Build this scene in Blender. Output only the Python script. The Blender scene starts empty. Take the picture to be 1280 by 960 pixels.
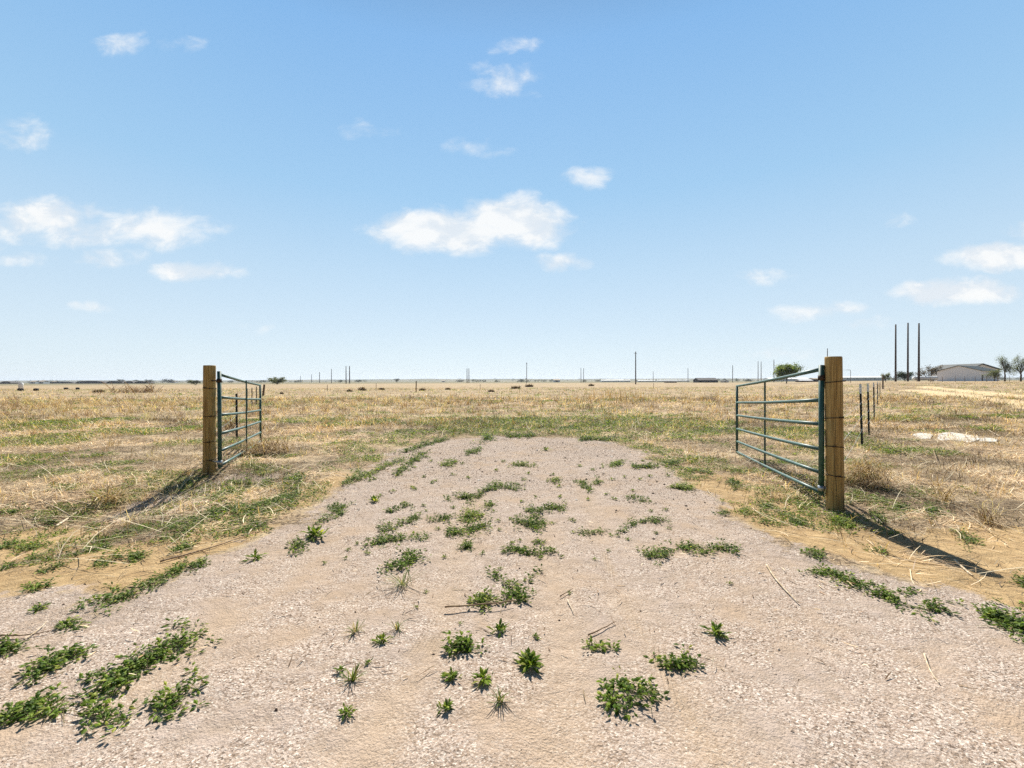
import bpy, math, random
import numpy as np
from mathutils import Matrix, Vector

random.seed(7)
RNG = np.random.default_rng(11)
S = bpy.context.scene
COL = S.collection

# ------------------------------------------------------------------ camera, sky, sun, exposure
F = 560.0                     # focal length in photo pixels (photo 1280 x 960)
CAM_H = 1.40
PITCH, ROLL = math.radians(-0.36), math.radians(-0.17)
cam_d = bpy.data.cameras.new('camera')
cam_d.sensor_width = 36.0
cam_d.lens = 36.0 * F / 1280.0
cam_d.clip_start, cam_d.clip_end = 0.05, 30000
cam = bpy.data.objects.new('camera', cam_d)
COL.objects.link(cam)
RM = Matrix.Rotation(math.radians(90) + PITCH, 3, 'X') @ Matrix.Rotation(ROLL, 3, 'Z')
cam.matrix_world = Matrix.Translation((0, 0, CAM_H)) @ RM.to_4x4()
S.camera = cam

SUN_EL, SUN_AZ = math.radians(46.5), math.radians(0)
sun_d = bpy.data.lights.new('sun', 'SUN')
sun_d.energy, sun_d.angle, sun_d.color = 5.0, math.radians(0.53), (1.0, 0.95, 0.85)
sun = bpy.data.objects.new('sun', sun_d)
COL.objects.link(sun)
sun.rotation_euler = (SUN_EL - math.radians(90), 0, -SUN_AZ)

S.view_settings.view_transform = 'Standard'
S.view_settings.look = 'None'
S.view_settings.exposure = 0.85
S.view_settings.gamma = 1.0
S.render.film_transparent = False
S.cycles.use_denoising = False
S.cycles.use_adaptive_sampling = False
S.cycles.max_bounces = 6
S.cycles.transparent_max_bounces = 8

world = bpy.data.worlds.new('World')
S.world = world
world.use_nodes = True


class NT:
    """small helper for writing node trees"""
    def __init__(self, tree):
        self.t = tree
        tree.nodes.clear()

    def n(self, typ, **kw):
        nd = self.t.nodes.new(typ)
        for k, v in kw.items():
            setattr(nd, k, v)
        return nd

    def put(self, sock, v):
        if isinstance(v, bpy.types.NodeSocket):
            self.t.links.new(v, sock)
        elif v is not None:
            sock.default_value = v

    def math(self, op, a, b=None, c=None, clamp=False):
        nd = self.n('ShaderNodeMath', operation=op, use_clamp=clamp)
        for i, v in enumerate((a, b, c)):
            if v is not None:
                self.put(nd.inputs[i], v)
        return nd.outputs[0]

    def vec(self, op, a, b=None):
        nd = self.n('ShaderNodeVectorMath', operation=op)
        self.put(nd.inputs[0], a)
        if b is not None:
            self.put(nd.inputs[1], b)
        return nd.outputs['Value'] if op in ('DOT_PRODUCT', 'LENGTH') else nd.outputs[0]

    def mix(self, f, a, b, blend='MIX'):
        nd = self.n('ShaderNodeMix', data_type='RGBA', blend_type=blend)
        self.put(nd.inputs[0], f)
        self.put(nd.inputs[6], a if isinstance(a, bpy.types.NodeSocket) else (*a[:3], 1))
        self.put(nd.inputs[7], b if isinstance(b, bpy.types.NodeSocket) else (*b[:3], 1))
        return nd.outputs[2]

    def noise(self, vec, scale, detail=4, rough=0.55, dist=0.0):
        nd = self.n('ShaderNodeTexNoise')
        if vec is not None:
            self.put(nd.inputs['Vector'], vec)
        nd.inputs['Scale'].default_value = scale
        nd.inputs['Detail'].default_value = detail
        nd.inputs['Roughness'].default_value = rough
        nd.inputs['Distortion'].default_value = dist
        return nd.outputs['Fac']

    def step(self, v, lo, hi, a=0.0, b=1.0):
        nd = self.n('ShaderNodeMapRange', interpolation_type='SMOOTHSTEP')
        self.put(nd.inputs[0], v)
        for i, x in enumerate((lo, hi, a, b)):
            nd.inputs[i + 1].default_value = x
        return nd.outputs[0]

    def ramp(self, v, stops):
        nd = self.n('ShaderNodeValToRGB')
        self.put(nd.inputs[0], v)
        e = nd.color_ramp.elements
        while len(e) < len(stops):
            e.new(0.5)
        for el, (p, c) in zip(e, stops):
            el.position = p
            el.color = (*c[:3], 1)
        return nd.outputs[0]


def build_world():
    w = NT(world.node_tree)
    sky = w.n('ShaderNodeTexSky', sky_type='NISHITA')
    sky.sun_disc = False
    sky.sun_elevation, sky.sun_rotation = SUN_EL, SUN_AZ
    sky.altitude = 1600
    sky.air_density, sky.dust_density, sky.ozone_density = 1.0, 0.4, 2.0
    d = w.n('ShaderNodeTexCoord').outputs['Generated']
    sep = w.n('ShaderNodeSeparateXYZ')
    w.put(sep.inputs[0], d)
    el = w.math('MAXIMUM', sep.outputs[2], 0.0)
    # clear high-plains air: deep blue overhead, pale towards the horizon
    # values are radiance relative to the Background strength of 0.1
    grad = w.ramp(el, [(0.0, (6.9, 7.8, 8.5)), (0.065, (6.6, 7.7, 8.4)), (0.22, (5.1, 6.9, 8.4)), (0.375, (3.5, 5.9, 8.3)),
                       (0.6, (2.3, 4.7, 8.0)), (0.75, (1.2, 2.7, 5.0)), (1.0, (0.5, 1.2, 2.6))])
    # the half of the sky away from the sun is darker
    grad = w.mix(w.step(sep.outputs[1], -0.55, 0.35), w.mix(1.0, grad, (0.26, 0.26, 0.28), 'MULTIPLY'), grad)
    base = w.mix(0.86, sky.outputs[0], grad)
    # clouds, placed by compass direction: u = x/y, v = z/y in the half of the sky around +Y
    yy = w.math('MAXIMUM', sep.outputs[1], 0.05)
    u = w.math('DIVIDE', sep.outputs[0], yy)
    v = w.math('DIVIDE', sep.outputs[2], yy)
    uv = w.n('ShaderNodeCombineXYZ')
    w.put(uv.inputs[0], u)
    w.put(uv.inputs[1], v)
    uv = uv.outputs[0]
    warp = w.n('ShaderNodeTexNoise')
    w.put(warp.inputs['Vector'], uv)
    warp.inputs['Scale'].default_value = 14
    warp.inputs['Detail'].default_value = 5
    wv = w.vec('MULTIPLY', w.vec('SUBTRACT', warp.outputs['Color'], (0.5, 0.5, 0.5)), (0.07, 0.035, 0))
    uvw = w.vec('ADD', uv, wv)
    clouds = [  # photo px centre, half width, half height, strength
        (560, 289, 92, 26, 1.0), (640, 280, 80, 32, 0.95), (515, 292, 46, 20, 0.8),
        (735, 223, 36, 14, 0.66), (698, 327, 34, 12, 0.75),
        (55, 273, 78, 24, 0.85), (185, 284, 100, 24, 0.72), (245, 338, 58, 12, 0.75), (140, 320, 46, 14, 0.6),
        (30, 324, 40, 10, 0.6), (20, 168, 56, 24, 0.54), (632, 104, 50, 26, 0.52), (640, 58, 36, 12, 0.52),
        (152, 55, 38, 18, 0.56), (228, 58, 36, 13, 0.45), (1256, 323, 76, 17, 1.05), (1195, 367, 78, 16, 0.95),
        (1020, 390, 60, 13, 0.62), (955, 349, 44, 12, 0.55), (1118, 279, 34, 10, 0.46),
        (450, 163, 54, 14, 0.42), (120, 383, 28, 9, 0.5), (318, 410, 40, 9, 0.45), (1100, 404, 60, 10, 0.45),
        (985, 443, 60, 8, 0.5), (125, 290, 150, 20, 0.68), (1340, 300, 70, 30, 0.9), (-60, 290, 80, 26, 0.8), (600, 186, 50, 14, 0.4)]
    total = None
    for (cx, cy, a, b, s) in clouds:
        u0, v0 = (cx - 640) / F, (476.5 - cy) / F
        q = w.vec('MULTIPLY', w.vec('SUBTRACT', uvw, (u0, v0, 0)), (F / (a * 1.4), F / (b * 1.5), 0))
        r2 = w.vec('DOT_PRODUCT', q, q)
        m = w.math('MULTIPLY_ADD', r2, -s, s, clamp=True)
        total = m if total is None else w.math('MAXIMUM', total, m)
    st = w.vec('MULTIPLY', uv, (1.0, 1.7, 1.0))
    fb = w.noise(st, 11.0, 9, 0.62, 0.3)
    dens = w.math('ADD', total, w.math('MULTIPLY', w.math('SUBTRACT', fb, 0.5), 1.25))
    cl = w.math('MULTIPLY', w.step(dens, 0.24, 0.92), w.step(total, 0.02, 0.35))
    cl = w.math('MULTIPLY', cl, w.step(sep.outputs[1], 0.08, 0.2))
    # brighter tops, slightly grey-blue bodies
    fb2 = w.noise(w.vec('ADD', st, (0.01, 0.045, 0)), 9.0, 5, 0.5)
    ccol = w.mix(w.step(w.math('SUBTRACT', fb, fb2), -0.10, 0.12), (7.2, 7.7, 8.2), (9.0, 9.0, 8.9))
    cop = w.math('MULTIPLY', cl, 0.9)
    final = w.mix(cop, base, ccol)
    bg = w.n('ShaderNodeBackground')
    w.put(bg.inputs[0], final)
    bg.inputs[1].default_value = 0.0615
    out = w.n('ShaderNodeOutputWorld')
    w.put(out.inputs[0], bg.outputs[0])


build_world()

# ------------------------------------------------------------------ tags, noise, mesh helpers
def tag(o, label, cat, group=None):
    o['label'] = label
    o['category'] = cat
    if group:
        o['group'] = group
    return o


def empty(name, loc, label, cat, group=None, rz=0.0):
    o = bpy.data.objects.new(name, None)
    o.empty_display_size = 0.2
    COL.objects.link(o)
    o.location = loc
    o.rotation_euler = (0, 0, rz)
    return tag(o, label, cat, group)


def np_mesh(name, V, faces, mat, parent=None, colors=None, smooth=False, attrs=None):
    """one mesh object from numpy arrays; faces = list of int arrays (n,3) or (n,4)"""
    me = bpy.data.meshes.new(name)
    V = np.asarray(V, np.float32)
    me.vertices.add(len(V))
    me.vertices.foreach_set('co', V.ravel())
    faces = [np.asarray(f, np.int32) for f in faces if len(f)]
    idx = np.concatenate([f.ravel() for f in faces])
    tot = np.concatenate([np.full(len(f), f.shape[1], np.int32) for f in faces])
    st = np.concatenate([[0], np.cumsum(tot)[:-1]]).astype(np.int32)
    me.loops.add(len(idx))
    me.loops.foreach_set('vertex_index', idx)
    me.polygons.add(len(tot))
    me.polygons.foreach_set('loop_start', st)
    me.polygons.foreach_set('loop_total', tot)
    me.polygons.foreach_set('use_smooth', np.full(len(tot), bool(smooth)))
    for nm, arr in ({'col': colors} if colors is not None else {}).items():
        a = me.attributes.new(nm, 'FLOAT_COLOR', 'POINT')
        c = np.ones((len(V), 4), np.float32)
        c[:, :arr.shape[1]] = arr
        a.data.foreach_set('color', c.ravel())
    for nm, arr in (attrs or {}).items():
        a = me.attributes.new(nm, 'FLOAT_COLOR', 'POINT')
        c = np.ones((len(V), 4), np.float32)
        c[:, :arr.shape[1]] = arr
        a.data.foreach_set('color', c.ravel())
    me.update(calc_edges=True)
    me.validate()
    if mat:
        me.materials.append(mat)
    o = bpy.data.objects.new(name, me)
    COL.objects.link(o)
    if parent:
        o.parent = parent
    return o


class MB:
    """collects boxes, tubes and free faces and links them as one mesh object"""
    def __init__(self):
        self.v, self.f3, self.f4, self.c = [], [], [], 0

    def add(self, V, quads=(), tris=()):
        V = np.asarray(V, float).reshape(-1, 3)
        self.v.append(V)
        if len(quads):
            self.f4.append(np.asarray(quads, int) + self.c)
        if len(tris):
            self.f3.append(np.asarray(tris, int) + self.c)
        self.c += len(V)
        return self

    def box(self, lo, hi):
        (a, b, c), (d, e, f) = lo, hi
        V = [(a, b, c), (d, b, c), (d, e, c), (a, e, c), (a, b, f), (d, b, f), (d, e, f), (a, e, f)]
        return self.add(V, [(0, 3, 2, 1), (4, 5, 6, 7), (0, 1, 5, 4), (1, 2, 6, 5), (2, 3, 7, 6), (3, 0, 4, 7)])

    def tube(self, pts, r, n=10, cap=True):
        P = np.asarray(pts, float)
        m = len(P)
        R = np.full(m, r, float) if np.isscalar(r) else np.asarray(r, float)
        T = np.gradient(P, axis=0)
        T /= np.linalg.norm(T, axis=1)[:, None] + 1e-12
        ref = np.array([0, 0, 1.0]) if abs(T[0, 2]) < 0.9 else np.array([1.0, 0, 0])
        A = np.cross(T, ref)
        A /= np.linalg.norm(A, axis=1)[:, None] + 1e-12
        B = np.cross(T, A)
        th = np.arange(n) * 2 * math.pi / n
        V = (P[:, None, :] + R[:, None, None] * (np.cos(th)[None, :, None] * A[:, None, :] + np.sin(th)[None, :, None] * B[:, None, :])).reshape(-1, 3)
        i, j = np.meshgrid(np.arange(m - 1), np.arange(n), indexing='ij')
        q = np.stack([i * n + j, i * n + (j + 1) % n, (i + 1) * n + (j + 1) % n, (i + 1) * n + j], -1).reshape(-1, 4)
        tri = []
        if cap:
            V = np.vstack([V, P[:1], P[-1:]])
            for j in range(n):
                tri.append((m * n, (j + 1) % n, j))
                tri.append((m * n + 1, (m - 1) * n + j, (m - 1) * n + (j + 1) % n))
        return self.add(V, q, tri)

    def prism(self, outline, axis_from, axis_to):
        """outline: list of 3-D points; extruded by the vector axis_to - axis_from"""
        o = np.asarray(outline, float)
        d = np.asarray(axis_to, float) - np.asarray(axis_from, float)
        n = len(o)
        V = np.vstack([o, o + d])
        q = [(i, (i + 1) % n, n + (i + 1) % n, n + i) for i in range(n)]
        if n == 4:
            return self.add(V, q + [(3, 2, 1, 0), (4, 5, 6, 7)])
        tri = [(0, i + 1, i) for i in range(1, n - 1)] + [(n, n + i, n + i + 1) for i in range(1, n - 1)]
        return self.add(V, q, tri)

    def build(self, name, mat, parent=None, smooth=False, bevel=0.0):
        V = np.vstack(self.v)
        fs = []
        if self.f4:
            fs.append(np.vstack(self.f4))
        if self.f3:
            fs.append(np.vstack(self.f3))
        o = np_mesh(name, V, fs, mat, parent, smooth=smooth)
        if bevel:
            b = o.modifiers.new('bevel', 'BEVEL')
            b.width, b.segments, b.limit_method = bevel, 2, 'ANGLE'
        return o


def _hash(ix, iy, s):
    h = (ix.astype(np.int64) * 374761393 + iy.astype(np.int64) * 668265263 + s * 974634777) & 0xFFFFFFFF
    h = ((h ^ (h >> 13)) * 1274126177) & 0xFFFFFFFF
    h = (h ^ (h >> 16)) & 0xFFFFFFFF
    return h / 4294967295.0


def vnoise(x, y, wl, s=0):
    x, y = np.asarray(x, float) / wl, np.asarray(y, float) / wl
    ix, iy = np.floor(x), np.floor(y)
    fx, fy = x - ix, y - iy
    fx, fy = fx * fx * (3 - 2 * fx), fy * fy * (3 - 2 * fy)
    a, b = _hash(ix, iy, s), _hash(ix + 1, iy, s)
    c, d = _hash(ix, iy + 1, s), _hash(ix + 1, iy + 1, s)
    return (a * (1 - fx) + b * fx) * (1 - fy) + (c * (1 - fx) + d * fx) * fy


def fbm(x, y, wl, octs=3, s=0):
    t, a, n = 0.0, 1.0, 0.0
    for k in range(octs):
        t = t + a * vnoise(x + 17.3 * k, y - 9.1 * k, wl / 2 ** k, s + k)
        n += a
        a *= 0.5
    return t / n


def sst(v, lo, hi):
    t = np.clip((np.asarray(v, float) - lo) / (hi - lo), 0, 1)
    return t * t * (3 - 2 * t)


# ------------------------------------------------------------------ terrain
RMn = np.array(RM)


def rays(px, py):
    d = np.stack([(np.asarray(px, float) - 640) / F, -(np.asarray(py, float) - 480) / F, -np.ones(np.shape(px))], -1)
    return d @ RMn.T


def flat_hit(px, py):
    d = rays(px, py)
    t = -CAM_H / d[..., 2]
    return d[..., 0] * t, d[..., 1] * t


DRIVE_PX = [(0, 752), (70, 735), (140, 742), (250, 703), (335, 668), (405, 622), (455, 592), (500, 562), (540, 550), (620, 545),
            (700, 547), (775, 553), (800, 566), (850, 600), (905, 640), (960, 668), (1040, 694), (1120, 722), (1200, 750), (1280, 785)]
_dx, _dy = flat_hit(np.array([p[0] for p in DRIVE_PX]), np.array([p[1] for p in DRIVE_PX]))
DRIVE = [(-7.5, 0.6), (-5.4, 2.2)] + list(zip(_dx, _dy)) + [(5.2, 1.6), (7.5, -0.5), (7.5, -8), (-7.5, -8)]


def sd_poly(x, y, poly):
    """signed distance to a polygon, negative inside"""
    x, y = np.asarray(x, float), np.asarray(y, float)
    d2 = np.full(x.shape, 1e18)
    ins = np.zeros(x.shape, bool)
    n = len(poly)
    for i in range(n):
        ax, ay = poly[i]
        bx, by = poly[(i + 1) % n]
        ex, ey = bx - ax, by - ay
        t = np.clip(((x - ax) * ex + (y - ay) * ey) / (ex * ex + ey * ey + 1e-12), 0, 1)
        d2 = np.minimum(d2, (x - ax - t * ex) ** 2 + (y - ay - t * ey) ** 2)
        c = (ay > y) != (by > y)
        ins ^= c & (x < ex * (y - ay) / (ey if ey else 1e-12) + ax)
    d = np.sqrt(d2)
    return np.where(ins, -d, d)


def sd_line(x, y, pts):
    x, y = np.asarray(x, float), np.asarray(y, float)
    d2 = np.full(x.shape, 1e18)
    for (ax, ay), (bx, by) in zip(pts[:-1], pts[1:]):
        ex, ey = bx - ax, by - ay
        t = np.clip(((x - ax) * ex + (y - ay) * ey) / (ex * ex + ey * ey), 0, 1)
        d2 = np.minimum(d2, (x - ax - t * ex) ** 2 + (y - ay - t * ey) ** 2)
    return np.sqrt(d2)


def drive_sd(x, y):
    near = (np.abs(x) < 14) & (y < 16) & (y > -12)
    out = np.full(np.shape(x), 9.0)
    if near.any():
        out[near] = np.minimum(sd_poly(np.asarray(x)[near], np.asarray(y)[near], DRIVE), 9.0)
    return out


RUT1 = [flat_hit(p[0], p[1]) for p in ((1144, 489.0), (1190, 493.5), (1280, 504), (1330, 512))]
RUT2 = [flat_hit(p[0], p[1]) for p in ((1152, 486.0), (1200, 489.5), (1280, 496), (1340, 502))]
TRACK = [flat_hit(p[0], p[1]) for p in ((470, 960), (497, 880), (530, 810), (556, 765), (575, 735))]
TRACK2 = [flat_hit(p[0], p[1]) for p in ((905, 960), (835, 850), (790, 770), (755, 690))]
RUTS = [[flat_hit(p[0], p[1]) for p in q] for q in (((440, 960), (500, 850), (545, 760), (572, 690), (596, 620)), ((905, 960), (835, 850), (790, 770), (755, 690), (735, 620)), ((700, 960), (708, 840), (700, 740), (680, 650)), ((60, 960), (190, 850), (300, 760), (400, 680)))]
TRACK3 = [flat_hit(p[0], p[1]) for p in ((-30, 770), (8, 735), (30, 712))]


def gauss(x, y, cx, cy, r):
    return np.exp(-((x - cx) ** 2 + (y - cy) ** 2) / (r * r))


def height(x, y, sd=None):
    x, y = np.atleast_1d(np.asarray(x, float)), np.atleast_1d(np.asarray(y, float))
    R = np.hypot(x, y)
    if sd is None:
        sd = drive_sd(x, y)
    off = sst(sd, 0.0, 0.9)
    z = -0.16 * gauss(x, y, -4.9, 4.6, 1.5) - 0.10 * gauss(x, y, 4.7, 9.2, 1.6) - 0.06 * gauss(x, y, -6.1, 10.8, 1.6)
    z += 0.03 * off * (fbm(x, y, 3.2, 2, 3) - 0.5) * (1 - sst(R, 40, 90)) * 2
    z += (0.065 * off + 0.012) * (fbm(x, y, 0.6, 3, 5) - 0.5) * (1 - sst(R, 12, 28))
    z += 0.10 * off * (fbm(x, y, 1.6, 2, 15) - 0.5) * (1 - sst(R, 25, 60))
    z += 0.010 * (fbm(x, y, 0.13, 2, 8) - 0.5) * (1 - sst(R, 4.5, 8))
    nr = (np.abs(x) < 6) & (y > 0.5) & (y < 10)
    if nr.any():
        rr = np.zeros(x.shape)
        for q in RUTS:
            dl = sd_line(x[nr], y[nr], q)
            rr[nr] += -0.016 * np.exp(-(dl / 0.13) ** 2) + 0.010 * np.exp(-((dl - 0.27) / 0.10) ** 2)
        z += rr * (0.4 + 0.6 * fbm(x, y, 0.9, 2, 49))
    z += 0.10 * (fbm(x, y, 9, 2, 13) - 0.5) * sst(R, 12, 25) * (1 - sst(R, 90, 200))
    az = x / np.maximum(y, 1.0)
    z += 0.95 * sst(az, 0.45, 0.85) * sst(R, 50, 160) * (y > 0)
    Y = np.maximum(y, 1)
    prof = 13.0 + 9 * (fbm(x, y * 0 + 1, 900, 3, 21) - 0.5) + 4 * (fbm(x, y * 0 + 3, 160, 2, 25) - 0.5)
    z += prof * sst(Y, 1500, 2700)
    return z


def hz(x, y):
    return float(height(x, y)[0])


def ground(px, py):
    """world point where the sight line of a photo pixel meets the ground"""
    d = rays(px, py)
    z = 0.0
    for _ in range(8):
        t = (z - CAM_H) / d[2]
        z = hz(d[0] * t, d[1] * t)
    return d[0] * t, d[1] * t, z


def at(px, Y):
    """ground point below column px at distance Y"""
    d = rays(px, 476.0)
    x = d[0] / d[1] * Y
    return x, Y, hz(x, Y)


def sand_mask(x, y, sd):
    n = (fbm(x, y, 1.1, 5, 44) - 0.5) * 2.6
    s = (1 - sst(sd + n, 0.35, 1.5)) * (1 - sst(y, 5.4, 8.5))
    lf = gauss(x, y, -5.0, 3.9, 1.3) + gauss(x, y, 4.4, 3.6, 1.3)
    s = np.maximum(s * 0.85, sst(lf + n * 0.28, 0.42, 0.75))
    return s * sst(sd, -0.2, 0.2)


def green_mask(x, y, sd):
    """how much green ground cover grows at a point, 0 to 1"""
    R = np.hypot(x, y)
    n = fbm(x, y, 0.95, 3, 31)
    n2 = fbm(x, y * 0.55, 5.0, 3, 37)
    fringe = 1.25 * gauss(x, y, 1.0, 13.0, 5.5) + 0.8 * gauss(x, y, -2.6, 8.6, 1.6) + 0.6 * gauss(x, y, 4.0, 7.6, 2.0) + 1.25 * gauss(x, y, -4.5, 5.2, 1.9) + 0.8 * gauss(x, y, 3.7, 4.9, 1.3) + 0.7 * gauss(x, y, -2.4, 6.6, 1.5)
    fringe = fringe + 0.5 * gauss(x, y, 11, 9, 4) + 0.7 * gauss(x, y, 3.0, 8.5, 1.6)
    g = sst(n + 0.32 * np.minimum(fringe, 1.1) + 0.5 * (n2 - 0.5) + 0.35 * (fbm(x, y, 2.1, 2, 39) - 0.5), 0.585, 0.70)
    near = 1 - sst(R, 9, 16)
    g = g * (1 - near * (1 - sst(fbm(x, y, 0.38, 2, 33), 0.42, 0.58)))
    return g * sst(sd, -0.1, 0.2)


def build_ground(mat):
    def axis(fine0, fine1, st, g, far):
        a = list(np.arange(fine0, fine1 + 1e-6, st))
        s, v = st, a[-1]
        while v < far:
            s *= g
            v += s
            a.append(v)
        return np.array(a)
    xp = axis(0, 5.4, 0.03, 1.04, 7000)
    xs = np.concatenate([-xp[:0:-1], xp])
    yp = axis(1.0, 8.5, 0.03, 1.035, 7000)
    back, s, v = [], 0.03, 1.0
    while v > -60:
        s *= 1.15
        v -= s
        back.append(v)
    ys = np.concatenate([np.array(back[::-1]), yp])
    X, Y = np.meshgrid(xs, ys)
    x, y = X.ravel(), Y.ravel()
    sd = drive_sd(x, y)
    z = height(x, y, sd)
    nx, ny = len(xs), len(ys)
    i, j = np.meshgrid(np.arange(ny - 1), np.arange(nx - 1), indexing='ij')
    q = np.stack([i * nx + j, i * nx + j + 1, (i + 1) * nx + j + 1, (i + 1) * nx + j], -1).reshape(-1, 4)
    e = (fbm(x, y, 0.9, 5, 41) - 0.5) * 1.5
    m = np.zeros((len(x), 4), np.float32)
    m[:, 0] = 1 - sst(sd + e * 0.7, -0.42, 0.46)
    patch = np.maximum(gauss(x, y, -4.05, 5.6, 0.75), gauss(x, y, -3.9, 6.4, 0.6))
    m[:, 0] = np.maximum(m[:, 0], sst(patch + e * 0.5, 0.45, 0.75))
    m[:, 1] = sand_mask(x, y, sd)
    big = (np.abs(x) < 120) & (y > 0) & (y < 130)
    rd = np.full(x.shape, 99.0)
    rd[big] = np.minimum(sd_line(x[big], y[big], RUT1) , sd_line(x[big], y[big], RUT2) + 0.2)
    m[:, 2] = 1 - sst(rd + e * 1.5, 0.9, 2.0)
    nr = (np.abs(x) < 6) & (y > 0) & (y < 9)
    td = np.full(x.shape, 99.0)
    td[nr] = np.minimum(np.minimum(sd_line(x[nr], y[nr], TRACK), sd_line(x[nr], y[nr], TRACK2) + 0.045), sd_line(x[nr], y[nr], TRACK3))
    m[:, 3] = (1 - sst(td + e[:] * 0.05, 0.045, 0.10)) * (0.35 + 0.65 * sst(fbm(x, y, 0.5, 2, 47), 0.4, 0.55))
    g = np.zeros((len(x), 3), np.float32)
    g[:, 0] = green_mask(x, y, sd)
    for rut in RUTS:
        g[nr, 1] = np.maximum(g[nr, 1], np.exp(-(sd_line(x[nr], y[nr], rut) / 0.16) ** 2))
    g[:, 1] *= sst(fbm(x, y, 0.6, 3, 48), 0.25, 0.6)
    o = np_mesh('ground', np.stack([x, y, z], -1), [q], mat, attrs={'zone': m, 'green': g}, smooth=True)
    o['kind'] = 'structure'
    return o


# ------------------------------------------------------------------ materials
def new_mat(name):
    m = bpy.data.materials.new(name)
    m.use_nodes = True
    return m, NT(m.node_tree)


def finish(w, base, rough=0.9, bump=None, bump_d=0.01, bump_s=0.6, metal=0.0, spec=0.3):
    b = w.n('ShaderNodeBsdfPrincipled')
    w.put(b.inputs['Base Color'], base if isinstance(base, bpy.types.NodeSocket) else (*base, 1))
    w.put(b.inputs['Roughness'], rough)
    b.inputs['Metallic'].default_value = metal
    b.inputs['Specular IOR Level'].default_value = spec
    if bump is not None:
        bn = w.n('ShaderNodeBump')
        bn.inputs['Distance'].default_value = bump_d
        bn.inputs['Strength'].default_value = bump_s
        w.put(bn.inputs['Height'], bump)
        w.put(b.inputs['Normal'], bn.outputs[0])
    out = w.n('ShaderNodeOutputMaterial')
    w.put(out.inputs[0], b.outputs[0])
    return b


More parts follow.
